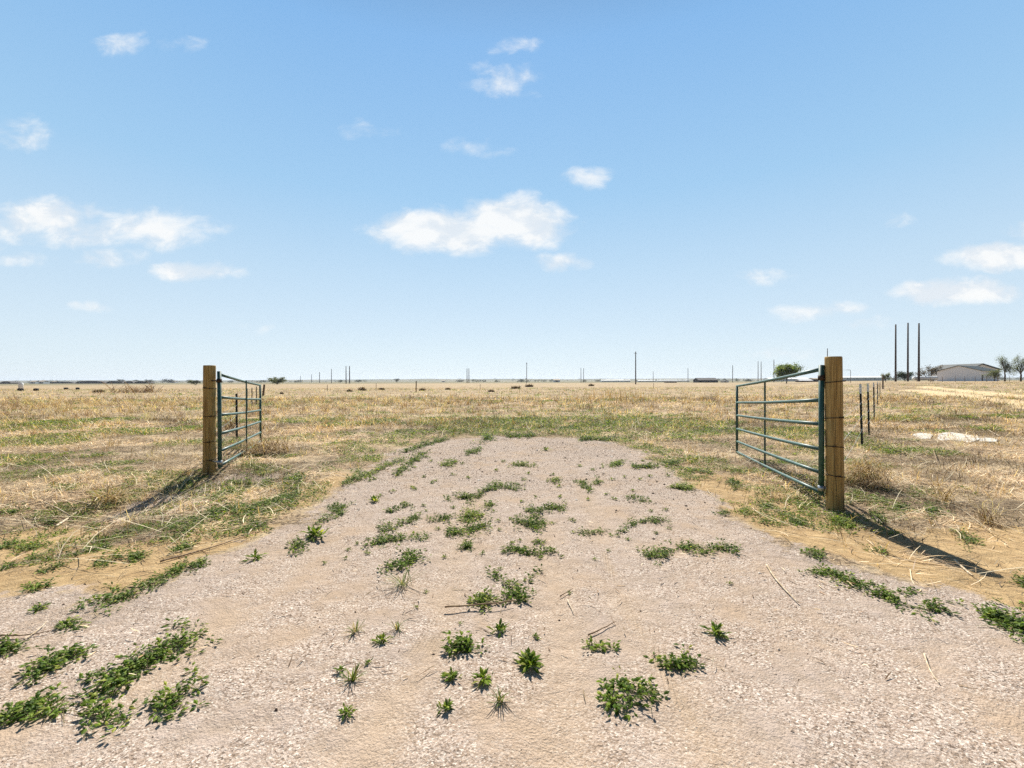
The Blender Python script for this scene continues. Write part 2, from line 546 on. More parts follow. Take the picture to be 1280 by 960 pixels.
def ground_material():
    m, w = new_mat('ground_earth')
    P = w.n('ShaderNodeNewGeometry').outputs['Position']
    za = w.n('ShaderNodeAttribute', attribute_name='zone')
    zs = w.n('ShaderNodeSeparateColor')
    w.put(zs.inputs[0], za.outputs['Color'])
    gravel, sand, road = zs.outputs[0], zs.outputs[1], zs.outputs[2]
    track = za.outputs['Alpha']
    ga = w.n('ShaderNodeAttribute', attribute_name='green')
    gs = w.n('ShaderNodeSeparateColor')
    w.put(gs.inputs[0], ga.outputs['Color'])
    green = gs.outputs[0]
    n_fine = w.noise(P, 90, 3, 0.6)
    n_mid = w.noise(P, 9, 5, 0.6)
    n_lo = w.noise(P, 0.9, 4, 0.55)
    vor = w.n('ShaderNodeTexVoronoi')
    w.put(vor.inputs['Vector'], P)
    vor.inputs['Scale'].default_value = 125
    vc = w.n('ShaderNodeSeparateColor')
    w.put(vc.inputs[0], vor.outputs['Color'])
    # gravel: pinkish grey-beige fines with lighter and darker chips
    g1 = w.mix(w.step(n_mid, 0.35, 0.68), (0.36, 0.278, 0.215), (0.43, 0.342, 0.285))
    g1 = w.mix(w.math('MULTIPLY', w.step(n_lo, 0.42, 0.60), 0.85), g1, (0.41, 0.30, 0.21))
    chip = w.ramp(vc.outputs[0], [(0.0, (0.06, 0.04, 0.03)), (0.17, (0.28, 0.20, 0.145)), (0.55, (0.41, 0.322, 0.265)), (0.9, (0.55, 0.465, 0.395)), (1.0, (0.74, 0.67, 0.58))])
    g1 = w.mix(w.math('MULTIPLY', w.step(w.noise(P, 3.1, 3), 0.30, 0.6), 0.8), g1, chip)
    g1 = w.mix(w.math('MULTIPLY', gs.outputs[1], 0.6), g1, (0.42, 0.312, 0.22))
    g1 = w.mix(w.math('MULTIPLY', track, 0.5), g1, (0.42, 0.305, 0.20))
    # bare ochre sand
    s1 = w.mix(w.step(n_mid, 0.3, 0.7), (0.33, 0.22, 0.11), (0.45, 0.315, 0.165))
    s1 = w.mix(w.math('MULTIPLY', w.step(n_fine, 0.52, 0.75), 0.35), s1, (0.28, 0.18, 0.085))
    # field: dead grass thatch over soil
    f_str = w.noise(w.vec('MULTIPLY', P, (0.35, 1.0, 1.0)), 1.0, 8, 0.68)
    f1 = w.mix(w.step(w.noise(P, 22, 6, 0.78), 0.38, 0.60), (0.07, 0.046, 0.03), (0.45, 0.33, 0.205))
    f1 = w.mix(w.step(f_str, 0.45, 0.62), f1, (0.50, 0.385, 0.25))
    f_big = w.noise(w.vec('MULTIPLY', P, (0.10, 0.28, 1.0)), 0.6, 6, 0.62)
    f1 = w.mix(w.math('MULTIPLY', w.step(f_big, 0.50, 0.62), 0.6), f1, (0.27, 0.18, 0.115))
    gr = w.noise(w.vec('MULTIPLY', P, (0.16, 0.45, 1.0)), 0.75, 7, 0.66)
    sep = w.n('ShaderNodeSeparateXYZ')
    w.put(sep.inputs[0], P)
    dist = w.vec('LENGTH', P)
    f1 = w.mix(w.math('MULTIPLY', w.step(gr, 0.50, 0.66), w.math('MULTIPLY', w.step(dist, 14, 40), 0.36)), f1, (0.17, 0.175, 0.05))
    f1 = w.mix(w.math('MULTIPLY', green, 0.3), f1, (0.42, 0.35, 0.15))
    # distant plain: muted pasture and fallow strips
    far = w.noise(w.vec('MULTIPLY', P, (0.002, 0.006, 1.0)), 1.0, 6, 0.6)
    far_c = w.ramp(far, [(0.30, (0.11, 0.105, 0.065)), (0.46, (0.21, 0.175, 0.10)), (0.56, (0.13, 0.125, 0.07)), (0.7, (0.24, 0.19, 0.115))])
    f1 = w.mix(w.step(dist, 240, 420), f1, far_c)
    f1 = w.mix(w.step(dist, 1500, 2300), f1, w.mix(w.step(w.noise(w.vec('MULTIPLY', P, (0.006, 0.006, 0.05)), 1.0, 5), 0.42, 0.6), (0.085, 0.09, 0.06), (0.17, 0.15, 0.10)))
    edge = w.math('MULTIPLY', w.math('SUBTRACT', w.noise(P, 4.0, 10, 0.78), 0.5), 2.2)
    c = w.mix(w.step(w.math('ADD', sand, edge), 0.35, 0.6), f1, s1)
    c = w.mix(w.step(w.math('ADD', gravel, edge), 0.35, 0.6), c, g1)
    c = w.mix(w.math('MULTIPLY', w.step(w.math('ADD', road, w.math('MULTIPLY', edge, 0.6)), 0.3, 0.6), 0.95), c, (0.60, 0.46, 0.27))
    # tread lines pressed into the dust, along the direction of travel
    sp = w.vec('ADD', P, w.vec('MULTIPLY', w.n('ShaderNodeTexNoise').outputs['Color'], (0.01, 0.01, 0)))
    lin = w.math('MULTIPLY_ADD', sep.outputs[1], -0.17, sep.outputs[0])
    tread = w.math('MULTIPLY', w.math('SINE', w.math('MULTIPLY', lin, 300.0)), track)
    hgt = w.math('ADD', w.math('MULTIPLY', n_mid, 1.0), w.math('MULTIPLY', n_fine, 0.5))
    hgt = w.math('ADD', hgt, w.math('MULTIPLY', w.math('MULTIPLY', vc.outputs[1], gravel), w.math('SUBTRACT', 0.55, w.math('MULTIPLY', track, 0.4))))
    hgt = w.math('ADD', hgt, w.math('MULTIPLY', tread, 0.16))
    hgt = w.math('ADD', hgt, w.math('MULTIPLY', w.noise(P, 1.6, 5), 2.0))
    clod = w.math('MULTIPLY', w.noise(w.vec('MULTIPLY', P, (0.8, 1.0, 1.0)), 3.2, 8, 0.72), w.math('MULTIPLY', w.math('SUBTRACT', 1.0, gravel), w.math('MULTIPLY_ADD', sand, -0.75, 1.0)))
    hgt = w.math('ADD', hgt, w.math('MULTIPLY', clod, 7.0))
    finish(w, c, 0.95, hgt, 0.022, 0.9, spec=0.12)
    return m


def leaf_mat(name, trans=0.45, rough=0.55, tint=1.0):
    """foliage with a per-leaf colour stored on the mesh"""
    m, w = new_mat(name)
    a = w.n('ShaderNodeAttribute', attribute_name='col')
    d = w.n('ShaderNodeBsdfPrincipled')
    w.put(d.inputs['Base Color'], a.outputs['Color'])
    d.inputs['Roughness'].default_value = rough
    d.inputs['Specular IOR Level'].default_value = 0.12
    t = w.n('ShaderNodeBsdfTranslucent')
    w.put(t.inputs[0], w.mix(1.0, a.outputs['Color'], (1.45 * tint, 1.35 * tint, 0.6 * tint), 'MULTIPLY'))
    mx = w.n('ShaderNodeMixShader')
    mx.inputs[0].default_value = trans
    w.put(mx.inputs[1], d.outputs[0])
    w.put(mx.inputs[2], t.outputs[0])
    o = w.n('ShaderNodeOutputMaterial')
    w.put(o.inputs[0], mx.outputs[0])
    return m


def plain(name, c0, c1, scale=20.0, rough=0.8, bump=0.3, bd=0.003, metal=0.0, spec=0.3, stretch=(1, 1, 1), lo=0.4, hi=0.65):
    m, w = new_mat(name)
    tc = w.n('ShaderNodeTexCoord').outputs['Object']
    n = w.noise(w.vec('MULTIPLY', tc, stretch), scale, 5, 0.6)
    finish(w, w.mix(w.step(n, lo, hi), c0, c1), rough, n, bd, bump, metal, spec)
    return m


def wood_post_mat():
    m, w = new_mat('treated_pine')
    tc = w.n('ShaderNodeTexCoord').outputs['Object']
    n = w.noise(w.vec('MULTIPLY', tc, (26, 26, 1.3)), 2.0, 6, 0.62, 0.4)
    k = w.noise(w.vec('MULTIPLY', tc, (5, 5, 1.6)), 1.4, 3, 0.5)
    c = w.ramp(n, [(0.25, (0.16, 0.09, 0.03)), (0.45, (0.34, 0.215, 0.075)), (0.6, (0.45, 0.305, 0.115)), (0.8, (0.52, 0.375, 0.16))])
    c = w.mix(w.math('MULTIPLY', w.step(k, 0.52, 0.68), 0.6), c, (0.25, 0.20, 0.085))
    # checks (drying cracks) running down the grain
    ck = w.noise(w.vec('MULTIPLY', tc, (14, 14, 0.35)), 1.0, 2, 0.4)
    crack = w.math('SUBTRACT', 1.0, w.step(w.math('ABSOLUTE', w.math('SUBTRACT', ck, 0.5)), 0.004, 0.018))
    c = w.mix(w.math('MULTIPLY', crack, 0.8), c, (0.07, 0.04, 0.018))
    finish(w, c, 0.78, w.math('SUBTRACT', n, w.math('MULTIPLY', crack, 1.2)), 0.003, 0.35, spec=0.2)
    return m


def paint_mat():
    m, w = new_mat('green_gate_enamel')
    tc = w.n('ShaderNodeTexCoord').outputs['Object']
    n = w.noise(tc, 14, 5, 0.65)
    n2 = w.noise(w.vec('MULTIPLY', tc, (1, 1, 3)), 60, 3, 0.6)
    c = w.mix(w.step(n, 0.40, 0.70), (0.014, 0.064, 0.052), (0.032, 0.105, 0.086))
    c = w.mix(w.step(n2, 0.63, 0.72), c, (0.20, 0.125, 0.075))
    r = w.math('MULTIPLY_ADD', n, 0.35, 0.30)
    finish(w, c, r, n2, 0.0008, 0.25, spec=0.5)
    return m


M = {}
M['ground'] = ground_material()
M['leaf'] = leaf_mat('weed_leaf', 0.42)
M['straw'] = leaf_mat('dead_straw', 0.25, 0.8, 0.85)
M['tree_leaf'] = leaf_mat('tree_leaf', 0.55)
M['stone'] = leaf_mat('gravel_stone', 0.0, 0.85)
M['post'] = wood_post_mat()
M['gate'] = paint_mat()
M['wire'] = plain('rusty_wire', (0.035, 0.025, 0.02), (0.09, 0.055, 0.035), 80, 0.6, metal=0.6)
M['galv'] = plain('galvanised_steel', (0.32, 0.33, 0.34), (0.5, 0.51, 0.52), 60, 0.42, metal=0.85)
M['tpost'] = plain('dark_steel_post', (0.012, 0.018, 0.016), (0.03, 0.034, 0.03), 30, 0.6)
M['tpost_white'] = plain('white_post_paint', (0.62, 0.64, 0.64), (0.8, 0.81, 0.8), 30, 0.6)
M['old_wood'] = plain('weathered_post_wood', (0.10, 0.065, 0.04), (0.22, 0.15, 0.09), 6, 0.9, 0.5, 0.01, stretch=(8, 8, 1))
M['pole'] = plain('creosote_pole', (0.035, 0.022, 0.017), (0.085, 0.055, 0.042), 3, 0.85, 0.3, stretch=(10, 10, 1))
M['pole_grey'] = plain('grey_weathered_pole', (0.10, 0.095, 0.09), (0.18, 0.17, 0.16), 3, 0.85, 0.3, stretch=(10, 10, 1))
M['stick'] = plain('pale_dead_stalk', (0.42, 0.32, 0.20), (0.66, 0.56, 0.42), 25, 0.85, 0.4, stretch=(1, 1, 1))
M['stick_dark'] = plain('brown_dead_stalk', (0.22, 0.14, 0.085), (0.42, 0.30, 0.18), 25, 0.85, 0.4)
M['bark'] = plain('grey_bark', (0.06, 0.045, 0.035), (0.13, 0.10, 0.075), 8, 0.9, 0.5)
M['white_metal'] = plain('white_metal_siding', (0.80, 0.79, 0.80), (0.83, 0.82, 0.83), 3.0, 0.6, 0.0)
M['white_paint'] = plain('white_paint', (0.74, 0.74, 0.73), (0.82, 0.82, 0.81), 1.0, 0.5, 0.0)
M['dark_roof'] = plain('dark_green_roof', (0.022, 0.026, 0.024), (0.034, 0.038, 0.034), 1.5, 0.6, 0.0)
M['dark_siding'] = plain('dark_shed_siding', (0.05, 0.045, 0.045), (0.085, 0.075, 0.07), 1.0, 0.8, 0.0)
M['tan_siding'] = plain('tan_siding', (0.30, 0.24, 0.17), (0.38, 0.31, 0.23), 1.0, 0.8, 0.0)
M['glass'] = plain('dark_window_glass', (0.02, 0.022, 0.03), (0.03, 0.034, 0.042), 1.0, 0.15, 0.0, spec=0.6)
M['slab'] = plain('pale_concrete', (0.34, 0.29, 0.23), (0.56, 0.53, 0.48), 4, 0.9, 0.5, 0.01, lo=0.3, hi=0.55)
M['rubber'] = plain('black_rubber', (0.012, 0.012, 0.012), (0.03, 0.03, 0.028), 10, 0.8)

build_ground(M['ground'])
# ------------------------------------------------------------------ gates, posts, fences
def lerp(a, b, t):
    return np.asarray(a, float) * (1 - t) + np.asarray(b, float) * t


def make_gate(hinge, free, G, r_rail, brace_t, label):
    """hinge / free: foot points of the two end stiles (world); rails run between them"""
    hinge, free = np.array(hinge, float), np.array(free, float)
    root = empty('farm_gate', tuple(hinge), label, 'gate', 'tube gates standing open')
    L = free - hinge
    d = L / np.linalg.norm(L)
    up = np.array([0, 0, 1.0])
    fr = [0.0, 0.25, 0.445, 0.65, 0.84, 1.0]
    rs = r_rail
    for k, f in enumerate(fr):
        a = up * (G * (1 - f))
        ts = np.linspace(0, 1, 7)
        sag = [(a + L * t - up * 0.012 * math.sin(math.pi * t)) for t in ts]
        sag[0], sag[-1] = sag[0] + d * rs, sag[-1] - d * rs
        MB().tube(sag, rs, 14).build('rail', M['gate'], root, True)
    for p, rad in ((np.zeros(3), 0.0275), (L, 0.024)):
        ext = 0.045 if p is not L else 0.02
        MB().tube([p - up * 0.03, p + up * (G + ext)], rad, 14).build('stile', M['gate'], root, True)
    nb = np.cross(d, up)
    nb /= np.linalg.norm(nb)
    b0 = L * brace_t
    m = MB()
    s = d * 0.014
    t = nb * 0.011
    off = nb * (rs + 0.006)
    q = [b0 + off - s - t, b0 + off + s - t, b0 + off + s + t, b0 + off - s + t]
    m.prism([p - up * 0.02 for p in q], (0, 0, 0), up * (G + 0.035))
    m.build('brace', M['gate'], root)
    return root, hinge, d


def torus_band(r, z, tilt, wire_r, seed):
    rg = random.Random(seed)
    pts = []
    for k in range(25):
        a = k / 24 * 2 * math.pi
        pts.append((r * math.cos(a), r * math.sin(a), z + tilt * math.sin(a + seed)))
    m = MB().tube(pts, wire_r, 6, cap=False)
    a = rg.uniform(-2.6, -0.6)          # twisted end towards the camera side
    c = np.array([r * math.cos(a), r * math.sin(a), z + tilt * math.sin(a + seed)])
    o = np.array([math.cos(a), math.sin(a), 0])
    tg = np.array([-math.sin(a), math.cos(a), 0])
    m.tube([c, c + o * 0.012 + tg * 0.015, c + o * 0.016 + tg * 0.04 + np.array([0, 0, 0.01])], wire_r * 1.5, 6)
    return m


def make_post(px, py, h, r, band_px, label, lean):
    x, y, z = ground(px, py)
    root = empty('wooden_post', (x, y, z), label, 'post', 'round wooden gate posts')
    n, rings = 28, 16
    V, q = [], []
    zs = np.concatenate([np.linspace(-0.3, h - 0.02, rings), [h - 0.006, h]])
    for k, zz in enumerate(zs):
        rr = r * (1.03 - 0.05 * zz / h) * (0.985 if k == len(zs) - 2 else (0.93 if k == len(zs) - 1 else 1))
        for j in range(n):
            a = 2 * math.pi * j / n
            w = 1 + 0.018 * math.sin(3 * a + zz * 2) + 0.012 * math.sin(5 * a - zz * 3)
            V.append((rr * w * math.cos(a) + lean * zz, rr * w * math.sin(a), zz))
    for k in range(len(zs) - 1):
        for j in range(n):
            q.append((k * n + j, k * n + (j + 1) % n, (k + 1) * n + (j + 1) % n, (k + 1) * n + j))
    V.append((lean * h, 0, h + 0.001))
    t = [((len(zs) - 1) * n + j, (len(zs) - 1) * n + (j + 1) % n, len(V) - 1) for j in range(n)]
    MB().add(V, q, t).build('trunk', M['post'], root, True)
    for i, by in enumerate(band_px):
        zz = (py - by) / (py - 476.5) * CAM_H - z * 0
        o = torus_band(r * 1.035, zz, 0.009, 0.0046, i + 1 + int(px)).build('wire_tie', M['wire'], root, True)
        o.location = (lean * zz, 0, 0)
    return root, (x, y, z)


post_r, PR = make_post(1044, 637, 1.66, 0.082, (478, 523, 558.5, 594), 'round wooden gate post on the right, beside the teal gate', -0.014)
post_l, PL = make_post(261.5, 593, 1.65, 0.083, (484.5, 519, 551, 574.5), 'round wooden gate post on the left, nearest the long shadow across the sand', 0.012)

G = 1.35
g_r_h = (3.385, 4.90, CAM_H - 0.91 * G)
g_r_f = (4.62, 9.20, hz(4.62, 9.20) + 0.03)
gate_r, gh, gd = make_gate(g_r_h, g_r_f, G, 0.0215, 0.545, 'teal green six-rail tube gate hung on the right wooden post, swung open')
g_l_h = (-4.325, 6.62, CAM_H - 0.915 * G)
g_l_f = (-6.07, 10.80, hz(-6.07, 10.8) + 0.03)
gate_l, glh, gld = make_gate(g_l_h, g_l_f, G, 0.0215, 0.50, 'grey-green six-rail tube gate hung on the left wooden post, swung open')


def gate_hinges(root, hinge, post, G):
    """eye-bolt hinges between the stile and the post, children of the gate"""
    for f in (0.035, 0.93):
        z = f * G
        p = np.array([post[0], post[1], 0]) - np.array([hinge[0], hinge[1], 0])
        dist = np.linalg.norm(p)
        u = p / dist
        m = MB()
        m.tube([(0, 0, z - 0.028), (0, 0, z + 0.028)], 0.034, 12)
        m.tube([u * 0.03 + np.array([0, 0, z]), u * (dist - 0.075) + np.array([0, 0, z])], 0.010, 8)
        m.tube([u * 0.04 + np.array([0, 0, z]), u * 0.058 + np.array([0, 0, z])], 0.019, 6)
        m.build('hinge', M['galv'] if f < 0.5 else M['wire'], root, True)


gate_hinges(gate_r, gh, PR, G)
gate_hinges(gate_l, glh, PL, G)


def t_post(x, y, h, lean, tip, name='t_post'):
    root = empty(name, (x, y, hz(x, y)), '', 'fence post')
    m = MB()
    a = math.radians(40)
    ca, sa = math.cos(a), math.sin(a)

    def rot(p):
        return (p[0] * ca - p[1] * sa, p[0] * sa + p[1] * ca, p[2])
    prof = [(-0.024, -0.003), (0.024, -0.003), (0.024, 0.003), (0.003, 0.003), (0.003, 0.032), (-0.003, 0.032), (-0.003, 0.003), (-0.024, 0.003)]

    def piece(z0, z1, mat, nm, grow=1.0):
        mm = MB()
        n = len(prof)
        lo = [rot((p[0] * grow, p[1] * grow, z0)) for p in prof]
        V = [(p[0] + lean * z0, p[1], z0) for p in lo] + [(p[0] + lean * z1, p[1], z1) for p in lo]
        q = [(i, (i + 1) % n, n + (i + 1) % n, n + i) for i in range(n)]
        cap = [(0, 1, 2, 7), (2, 3, 6, 7), (3, 4, 5, 6)]
        q += [tuple(reversed(c)) for c in cap] + [tuple(n + i for i in c) for c in cap]
        mm.add(V, q)
        if nm == 'shaft':
            for k in range(int((z1 - 0.1) / 0.055)):
                zz = 0.08 + 0.055 * k
                b = MB().box((-0.007, -0.009, zz), (0.007, -0.003, zz + 0.02))
                Vb = np.array([rot(p) for p in b.v[0]])
                Vb[:, 0] += lean * zz
                mm.add(Vb, b.f4[0])
        mm.build(nm, mat, root)
    piece(-0.2, h - tip, M['tpost'], 'shaft')
    if tip:
        piece(h - tip, h, M['tpost_white'], 'white_tip', 1.03)
    return root


FENCE_R = [(1078.5, 558, 480, -0.03, 0.20, 'dark steel T-post with white top, nearest to the right wooden gate post'),
           (1087, 544, 479, -0.025, 0.22, 'dark steel T-post with white top, second behind the right gate post'),
           (1093.5, 528, 478, -0.02, 0.15, 'dark steel T-post third along the right fence'),
           (1097.3, 507, 477, 0.0, 0.12, 'thin dark T-post fourth along the right fence'),
           (1100.2, 498, 477, 0.0, 0.12, 'faint thin T-post fifth along the right fence, before the wooden end post')]
fr_pts = [PR]
for (px, by, ty, ln, tip, lab) in FENCE_R:
    x, y, z = ground(px, by)
    h = (by - ty) / F * y
    o = t_post(x, y, h, ln, tip)
    tag(o, lab, 'fence post', 'T-posts of the right fence')
    fr_pts.append((x, y, z))
FENCE_L = [(296, 549, 492, 0.0, 0.0, 'dark steel T-post seen through the left gate, nearest of its row'),
           (309, 515, 487, 0.0, 0.0, 'brown post seen through the left gate, second of its row'),
           (315, 511, 487, 0.0, 0.0, 'brown post seen through the left gate, third of its row'),
           (320.5, 506, 486, 0.0, 0.0, 'brown post behind the free end of the left gate, farthest of its row')]
fl_pts = [PL]
for (px, by, ty, ln, tip, lab) in FENCE_L:
    x, y, z = ground(px, by)
    o = t_post(x, y, max((by - ty) / F * y, 1.1), ln, tip)
    tag(o, lab, 'fence post', 'T-posts of the left fence')
    fl_pts.append((x, y, z))


def rough_post(px, Y, h, r, lean, label, group=None):
    x, y, z = at(px, Y)
    pts = [(lean * t * h, 0, -0.2 + t * (h + 0.2)) for t in np.linspace(0, 1, 6)]
    o = MB().tube(pts, np.linspace(r, r * 0.85, 6), 9).build('wooden_post', M['old_wood'], None, True)
    o.location = (x, y, z)
    return tag(o, label, 'fence post', group), (x, y, z)


_, er = rough_post(1103.6, 62, 1.95, 0.10, 0.0, 'stout brown wooden end post where the right fence meets the field')
fr_pts.append(er)
_, el_ = rough_post(328.5, 46, 1.15, 0.11, 0.14, 'leaning dark wooden stub beyond the free end of the left gate')
fl_pts.append(el_)
CROSS = [(409, 66, 1.0, 'small brown post standing alone in the mid field, left of the paired poles'), (470, 66, 1.15, 'thin post in the mid field right of the dark brush pile'),
         (520, 58, 1.45, 'taller brown post standing beside a low brush pile in the mid field'), (600, 70, 0.95, 'thin post in the mid field just right of the twin poles on the horizon'),
         (817, 78, 1.0, 'thin post in the mid field below the long white buildings')]
for (px, Y, h, lab) in CROSS:
    rough_post(px, Y, h, 0.075 if px == 520 else 0.04, 0.02, lab, 'old fence posts in the mid field')


def strands(pts, hs, labels, group):
    for h, lab in zip(hs, labels):
        P = [np.array([p[0], p[1], p[2] + h]) for p in pts]
        out = []
        for a, b in zip(P[:-1], P[1:]):
            n = max(4, int(np.linalg.norm(b - a) / 1.2))
            for t in np.linspace(0, 1, n, endpoint=False):
                q = lerp(a, b, t)
                q[2] -= 0.03 * 4 * t * (1 - t)
                out.append(q)
        out.append(P[-1])
        o = MB().tube(out, 0.0016, 5).build('fence_wire', M['galv'], None, True)
        tag(o, lab, 'wire', group)


nm = ['top', 'second', 'third', 'lowest']
strands(fr_pts, (1.25, 0.95, 0.66, 0.38), [f'thin wire strand of the right fence, {k} of four, running from post to T-posts' for k in nm], 'wires of the right fence')
strands(fl_pts, (1.08, 0.85, 0.60, 0.35), [f'thin wire strand of the left fence, {k} of four, running behind the left gate' for k in nm], 'wires of the left fence')

# ------------------------------------------------------------------ utility poles
def pole(px, top_py, H, label, group, mat='pole', wpx=None, cap=False):
    """pole whose top shows at top_py; its real height sets its distance"""
    lo, hi = 20.0, 3000.0
    for _ in range(50):
        Y = (lo + hi) / 2
        x, y, z = at(px, Y)
        l = RM.transposed() @ Vector((x, y, z + H - CAM_H))
        if 480 - F * l.y / -l.z < top_py:
            lo = Y
        else:
            hi = Y
    r = 0.16 if wpx is None else wpx * Y / F / 2
    root = MB().tube([(0, 0, -0.5), (0, 0, H * 0.5), (0, 0, H)], [r, r * 0.85, r * 0.68], 10).build('utility_pole', M[mat], None, True)
    root.location = (x, Y, z)
    if cap:
        MB().box((-0.55, -0.06, H - 0.75), (0.55, 0.06, H - 0.6)).build('crossarm', M[mat], root)
    return tag(root, label, 'pole', group)


g3 = 'tall bare poles by the white house'
pole(1119.5, 405.5, 16.5, 'tall dark bare pole, left one of the three by the white house', g3, wpx=2.2)
pole(1134.8, 403.5, 18.0, 'tall dark bare pole, middle one of the three by the white house', g3, wpx=2.2)
pole(1148.5, 404.0, 18.0, 'tall dark bare pole, right one of the three, nearest the white house', g3, wpx=2.4)
gf = 'utility poles along the horizon'
for px, ty, wpx, cap, lab in (
        (794.6, 439.5, 1.5, True, 'single dark pole rising above the long white buildings'),
        (658.4, 453, 0.9, True, 'thin far pole right of centre, alone above a brush pile'),
        (432.6, 457.5, 1.2, False, 'left pole of the close dark pair on the left horizon'),
        (437.0, 457.5, 1.3, False, 'right pole of the close dark pair on the left horizon'),
        (414.3, 461, 0.9, False, 'thin pole just left of the close dark pair'),
        (399.5, 465, 0.9, False, 'short far pole second to the left of the close dark pair'),
        (389.5, 468, 0.7, False, 'very short far pole third to the left of the close dark pair'),
        (375.5, 469.5, 0.7, False, 'tiny far pole nearest the grey-green bush on the left'),
        (583.8, 460.5, 1.0, False, 'left pole of the faint twin poles left of centre'),
        (586.2, 460.5, 1.0, False, 'right pole of the faint twin poles left of centre'),
        (726.2, 460, 0.8, False, 'left pole of the faint pair left of the tall single pole'),
        (729.6, 460, 0.8, False, 'right pole of the faint pair left of the tall single pole'),
        (816.5, 464.5, 0.7, False, 'faint short pole right of the tall single pole'),
        (860.0, 460, 0.8, False, 'thin pole left of the dark shed'),
        (915.8, 456.5, 0.9, False, 'thin pole between the dark shed and the teal gate'),
        (947.6, 451.5, 0.9, False, 'left pole of the thin pair above the teal gate'),
        (951.4, 452, 0.9, False, 'right pole of the thin pair above the teal gate'),
        (967.4, 449.5, 1.0, False, 'thin pole standing just left of the bright green tree'),
        (1034.2, 435.5, 1.2, False, 'thin far pole whose tip shows above the right wooden gate post')):
    pole(px, ty, 13.0, lab, gf, 'pole_grey' if wpx < 1.0 else 'pole', wpx, cap)

# ------------------------------------------------------------------ foliage helpers
def leaves(B, az, el, L, W, droop=0.25):
    """folded leaves: 5 points and 4 triangles each"""
    B, az, el, L, W = (np.asarray(a, float) for a in (B, az, el, L, W))
    n = len(B)
    d = np.stack([np.cos(az) * np.cos(el), np.sin(az) * np.cos(el), np.sin(el)], -1)
    s = np.stack([-np.sin(az), np.cos(az), np.zeros(n)], -1)
    u = np.cross(d, s)
    mid = B + d * (L * 0.5)[:, None]
    tip = B + d * L[:, None] - np.array([0, 0, 1.0]) * (droop * L)[:, None]
    l = mid + s * (W / 2)[:, None] + u * (W * -0.15)[:, None]
    r = mid - s * (W / 2)[:, None] + u * (W * -0.15)[:, None]
    c = mid + u * (W * 0.12)[:, None]
    V = np.stack([B, c, tip, l, r], 1).reshape(-1, 3)
    b = (np.arange(n) * 5)[:, None]
    T = np.concatenate([b + np.array([0, 4, 1]), b + np.array([0, 1, 3]), b + np.array([1, 4, 2]), b + np.array([1, 2, 3])])
    return V, T


def strips(B, az, el, L, W, curl, twist, nseg=3):
    """tapered bent blades: nseg quads each"""
    n = len(B)
    t = np.linspace(0, 1, nseg + 1)
    e = el[:, None] - curl[:, None] * t[None, :]
    a = az[:, None] + twist[:, None] * t[None, :]
    st = np.stack([np.cos(a) * np.cos(e), np.sin(a) * np.cos(e), np.sin(e)], -1) * (L / nseg)[:, None, None]
    P = B[:, None, :] + np.concatenate([np.zeros((n, 1, 3)), np.cumsum(st[:, :-1], 1)], 1)
    sd = np.stack([-np.sin(a), np.cos(a), np.zeros_like(a)], -1)
    w = W[:, None, None] * np.array([0.75, 1.0, 0.8, 0.25] if nseg == 3 else np.linspace(1, 0.3, nseg + 1))[None, :, None] * 0.5
    V = np.stack([P - sd * w, P + sd * w], 2).reshape(n, -1, 3)
    k = (nseg + 1) * 2
    b = (np.arange(n) * k)[:, None]
    Q = np.concatenate([b + np.array([2 * i, 2 * i + 2, 2 * i + 3, 2 * i + 1]) for i in range(nseg)])
    return V.reshape(-1, 3), Q, k


GREENS = np.array([(0.06, 0.11, 0.014), (0.12, 0.19, 0.022), (0.195, 0.27, 0.036), (0.31, 0.335, 0.075), (0.13, 0.17, 0.06)])


def leaf_colors(n, per, weights=(0.3, 0.32, 0.2, 0.08, 0.1), rg=RNG):
    k = rg.choice(len(GREENS), n, p=weights)
    c = GREENS[k] * rg.uniform(0.8, 1.25, (n, 1))
    return np.repeat(c, per, 0)


